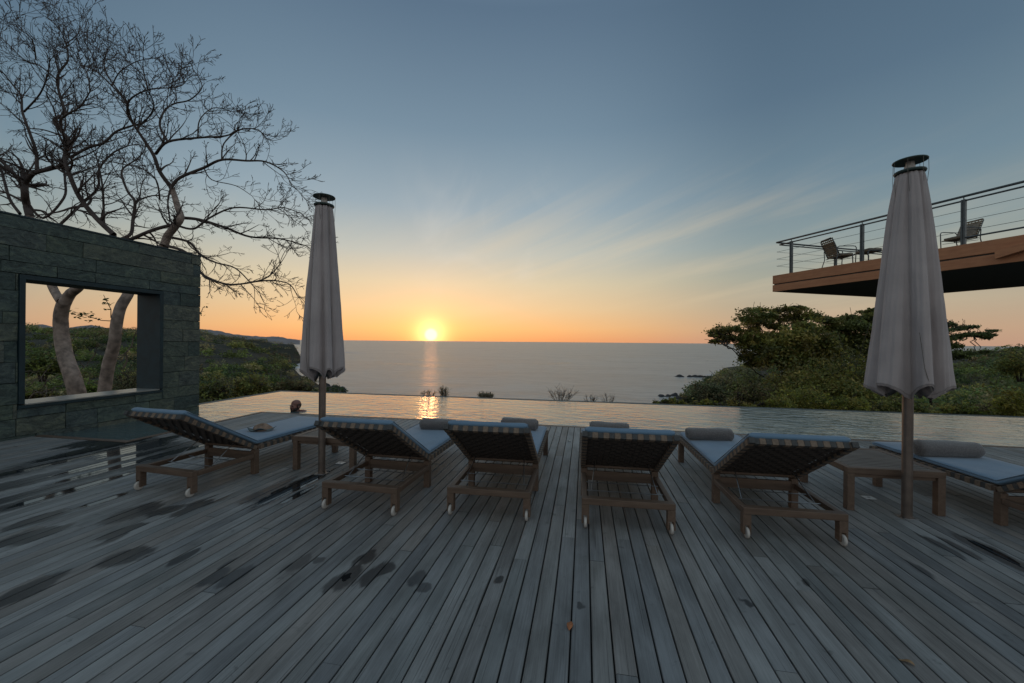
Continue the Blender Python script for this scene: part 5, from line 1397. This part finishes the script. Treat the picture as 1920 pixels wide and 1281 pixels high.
# dry twiggy plants poking over the infinity edge
def twiggy(px, pyb, Z, wpx, hpx, n, label, rg, leafy=False, spread=1.0):
    b = at(px, pyb, Z); b.z = min(b.z, -.12) - .35; root = empty('dry_shrub', b, 0, label, 'shrub', 'dry shrubs over the infinity edge')
    tw = []; w = wpx / FPX * Z; h = hpx / FPX * Z; z0 = at(px, pyb, Z).z - b.z
    for k in range(n):
        a = rg.uniform(-1, 1); c = rg.uniform(-1, 1); r0 = Vector((0, 0, 0)); top = Vector((a * w / 2 * spread, c * w * .25, z0 + h * rg.uniform(.5, 1.05) * (1 - .3 * abs(a))))
        side = Vector((top.x * .35, top.y * .35, top.z * .5)); pts = [r0, side, top.lerp(side, .4) + Vector(rg.normal(size=3)) * .015, top]
        tw.append((pts, [.008, .006, .0045, .003]))
        for q in range(5):
            t = rg.uniform(.2, 1); s0 = side.lerp(top, t); e = s0 + Vector((rg.normal() * .5 + a * .6, rg.normal() * .4, rg.uniform(.2, 1))).normalized() * h * rg.uniform(.2, .5); tw.append(([s0, s0.lerp(e, .5) + Vector(rg.normal(size=3)) * .008, e], [.0035, .003, .002]))
    tubes_mesh('stems', tw, M_DRY, root, 5)
    if leafy:
        cs = np.array([np.array(p[-1]) for p, _ in tw for _ in range(3)]) + rg.normal(size=(len(tw) * 3, 3)) * .02
        V, Q = leaf_quads(cs, np.full(len(cs), .016), rg); np_mesh('leaves', V, Q, M_LEAF, np.repeat(np.array([[.06, .055, .03]]) * rg.uniform(.6, 1.3, (len(cs), 1)), 4, 0), parent=root)
    return root
rgw = np.random.default_rng(55)
twiggy(804, 742, 11.6, 26, 9, 16, 'tiny dry sprigs on the edge directly below the sun', rgw, True)
twiggy(832, 743, 11.6, 16, 17, 26, 'small upright leafy shrub just right of the sun\'s reflection', rgw, True)
twiggy(911, 747, 11.6, 30, 11, 60, 'small dense rounded dry tuft on the infinity edge', rgw, True)
twiggy(1050, 751, 11.6, 64, 26, 26, 'wide bare twiggy shrub sticking up over the infinity edge', rgw)
twiggy(1108, 753, 11.6, 28, 15, 14, 'small bare shrub between the wide twiggy one and the leaning twigs', rgw)
twiggy(1140, 754, 11.6, 26, 18, 9, 'few bare twigs leaning right, rightmost over the edge', rgw)
# dead fallen branches seen low in the opening
rgd = np.random.default_rng(77)
b = at(62, 747, 13.5); root = empty('dead_branches', b, 0, 'pale dead branches fanning out low in the wall opening', 'branch'); tw = []
for k, (x, y, r) in enumerate([((34, 710), (80, 690), .02), ((55, 748), (112, 700), .03), ((80, 735), (110, 725), .018), ((85, 742), (120, 745), .015), ((60, 720), (100, 680), .015), ((86, 740), (78, 705), .012), ((92, 738), (125, 712), .014), ((40, 735), (90, 742), .014), ((232, 690), (262, 610), .03), ((240, 660), (262, 640), .015), ((180, 660), (160, 690), .015), ((150, 680), (175, 730), .014)]):
    p = at(x[0], x[1], 13.5) - b; q = at(y[0], y[1], 13.9) - b; pts = [p.lerp(q, t) + Vector(rgd.normal(size=3)) * .05 * math.sin(math.pi * t) for t in np.linspace(0, 1, 7)]; tw.append((pts, list(np.linspace(r, r * .4, 7))))
    for j in range(4):
        i = rgd.integers(2, 6); e = pts[i] + Vector(rgd.normal(size=3)) * .28; tw.append(([pts[i], pts[i].lerp(e, .5), e], [r * .35, r * .3, r * .2]))
for k in range(0, len(tw), 5): tubes_mesh('bough', tw[k:k + 5], M_DRY, root, 6)

# ------------------------------------------------------------------ swimmer
pc = Vector((-5.93, 7.42, 0))
per = empty('person', (pc.x, pc.y, -.55), 0, 'bald bearded man in the pool up to his neck, head turned left', 'person')
prim = []
def ell(c, r, seg=20):
    bm_v = []; fs = []; n = seg; h = seg // 2
    for i in range(h + 1):
        th_ = math.pi * i / h
        for k in range(n):
            a = 2 * math.pi * k / n; bm_v.append((c[0] + r[0] * math.sin(th_) * math.cos(a), c[1] + r[1] * math.sin(th_) * math.sin(a), c[2] + r[2] * math.cos(th_)))
    for i in range(h):
        for k in range(n): fs.append((i * n + k, (i + 1) * n + k, (i + 1) * n + (k + 1) % n, i * n + (k + 1) % n))
    return bm_v, fs
# local frame: face looks along -y, z up, head centre at z = .0 ; later turned
m = MB()
for c, r in [((0, .012, .055), (.074, .094, .075)), ((0, -.020, .0), (.062, .078, .085)), ((0, -.052, -.060), (.038, .036, .034)), ((0, -.100, -.006), (.011, .016, .026)), ((0, -.106, -.022), (.016, .014, .010)),
             ((-.028, -.083, .028), (.024, .012, .008)), ((.028, -.083, .028), (.024, .012, .008)), ((0, -.086, -.048), (.024, .010, .006)), ((0, -.083, -.060), (.020, .010, .006)),
             ((-.076, .012, .0), (.010, .020, .031)), ((.076, .012, .0), (.010, .020, .031)), ((-.042, -.062, -.012), (.020, .022, .022)), ((.042, -.062, -.012), (.020, .022, .022)),
             ((0, .030, -.11), (.056, .058, .09)), ((-.10, .05, -.175), (.11, .065, .055)), ((.10, .05, -.215), (.10, .065, .055)), ((.10, .07, -.115), (.12, .075, .055)), ((.19, .07, -.145), (.06, .06, .06)), ((-.07, .05, -.115), (.06, .06, .05)), ((-.185, .05, -.21), (.062, .06, .075)), ((.185, .05, -.26), (.058, .06, .075)),
             ((0, .05, -.36), (.165, .105, .20)), ((0, .05, -.52), (.15, .10, .16)), ((-.215, .03, -.40), (.042, .045, .15)), ((.215, .03, -.40), (.042, .045, .15))]:
    m.add(*ell(c, r))
M_SKIN = plain('tanned_skin', (0.22, 0.10, 0.075), .5, 0, 25, .15)
body = m.build('body', M_SKIN, per, smooth=True); rm = body.modifiers.new('r', 'REMESH'); rm.mode = 'VOXEL'; rm.voxel_size = .0055; rm.use_smooth_shade = True
sm = body.modifiers.new('s', 'SMOOTH'); sm.iterations = 5; sm.factor = .5
M_HAIR = plain('dark_hair', (0.035, 0.026, 0.022), .85, 0, 60, .4, .6, 300)
m = MB(); vs = []; fs = []; n = 40
for i in range(7):                       # ring of hair round the back of the head
    t = i / 6
    for k in range(n + 1):
        a = -.30 + (math.pi + .60) * k / n; zz = -.055 + .105 * t; k2 = math.sqrt(max(0, 1 - ((zz - .05) / .125) ** 2)) * (1.0 if 0 < i < 6 else .95)
        vs.append((.0795 * k2 * math.cos(a), .012 + .0985 * k2 * math.sin(a), zz))
for i in range(6):
    for k in range(n): fs.append((i * (n + 1) + k, i * (n + 1) + k + 1, (i + 1) * (n + 1) + k + 1, (i + 1) * (n + 1) + k))
m.add(vs, fs); hr = m.build('hair', M_HAIR, per, smooth=True); so = hr.modifiers.new('s', 'SOLIDIFY'); so.thickness = .006; so.offset = 0
m = MB()
for c, r in [((0, -.060, -.070), (.046, .036, .030)), ((-.048, -.030, -.045), (.020, .045, .030)), ((.048, -.030, -.045), (.020, .045, .030)), ((0, -.094, -.040), (.026, .009, .006))]: m.add(*ell(c, r, 16))
bd = m.build('beard', M_HAIR, per, smooth=True)
m = MB()
for sx in (-1, 1): m.add(*ell((sx * .029, -.088, .014), (.012, .006, .006), 12))
ey = m.build('eyes', plain('dark_eyes', (.02, .015, .012), .2), per, smooth=True)
m = MB()
for sx in (-1, 1): m.add(*ell((sx * .030, -.0955, .031), (.020, .005, .0045), 12))
eb = m.build('eyebrows', M_HAIR, per, smooth=True)
for o in (body, hr, bd, ey, eb): o.location = (0, 0, .55 + .005)
per.scale = (1.08,) * 3
per.rotation_euler = (0, 0, math.radians(-14))
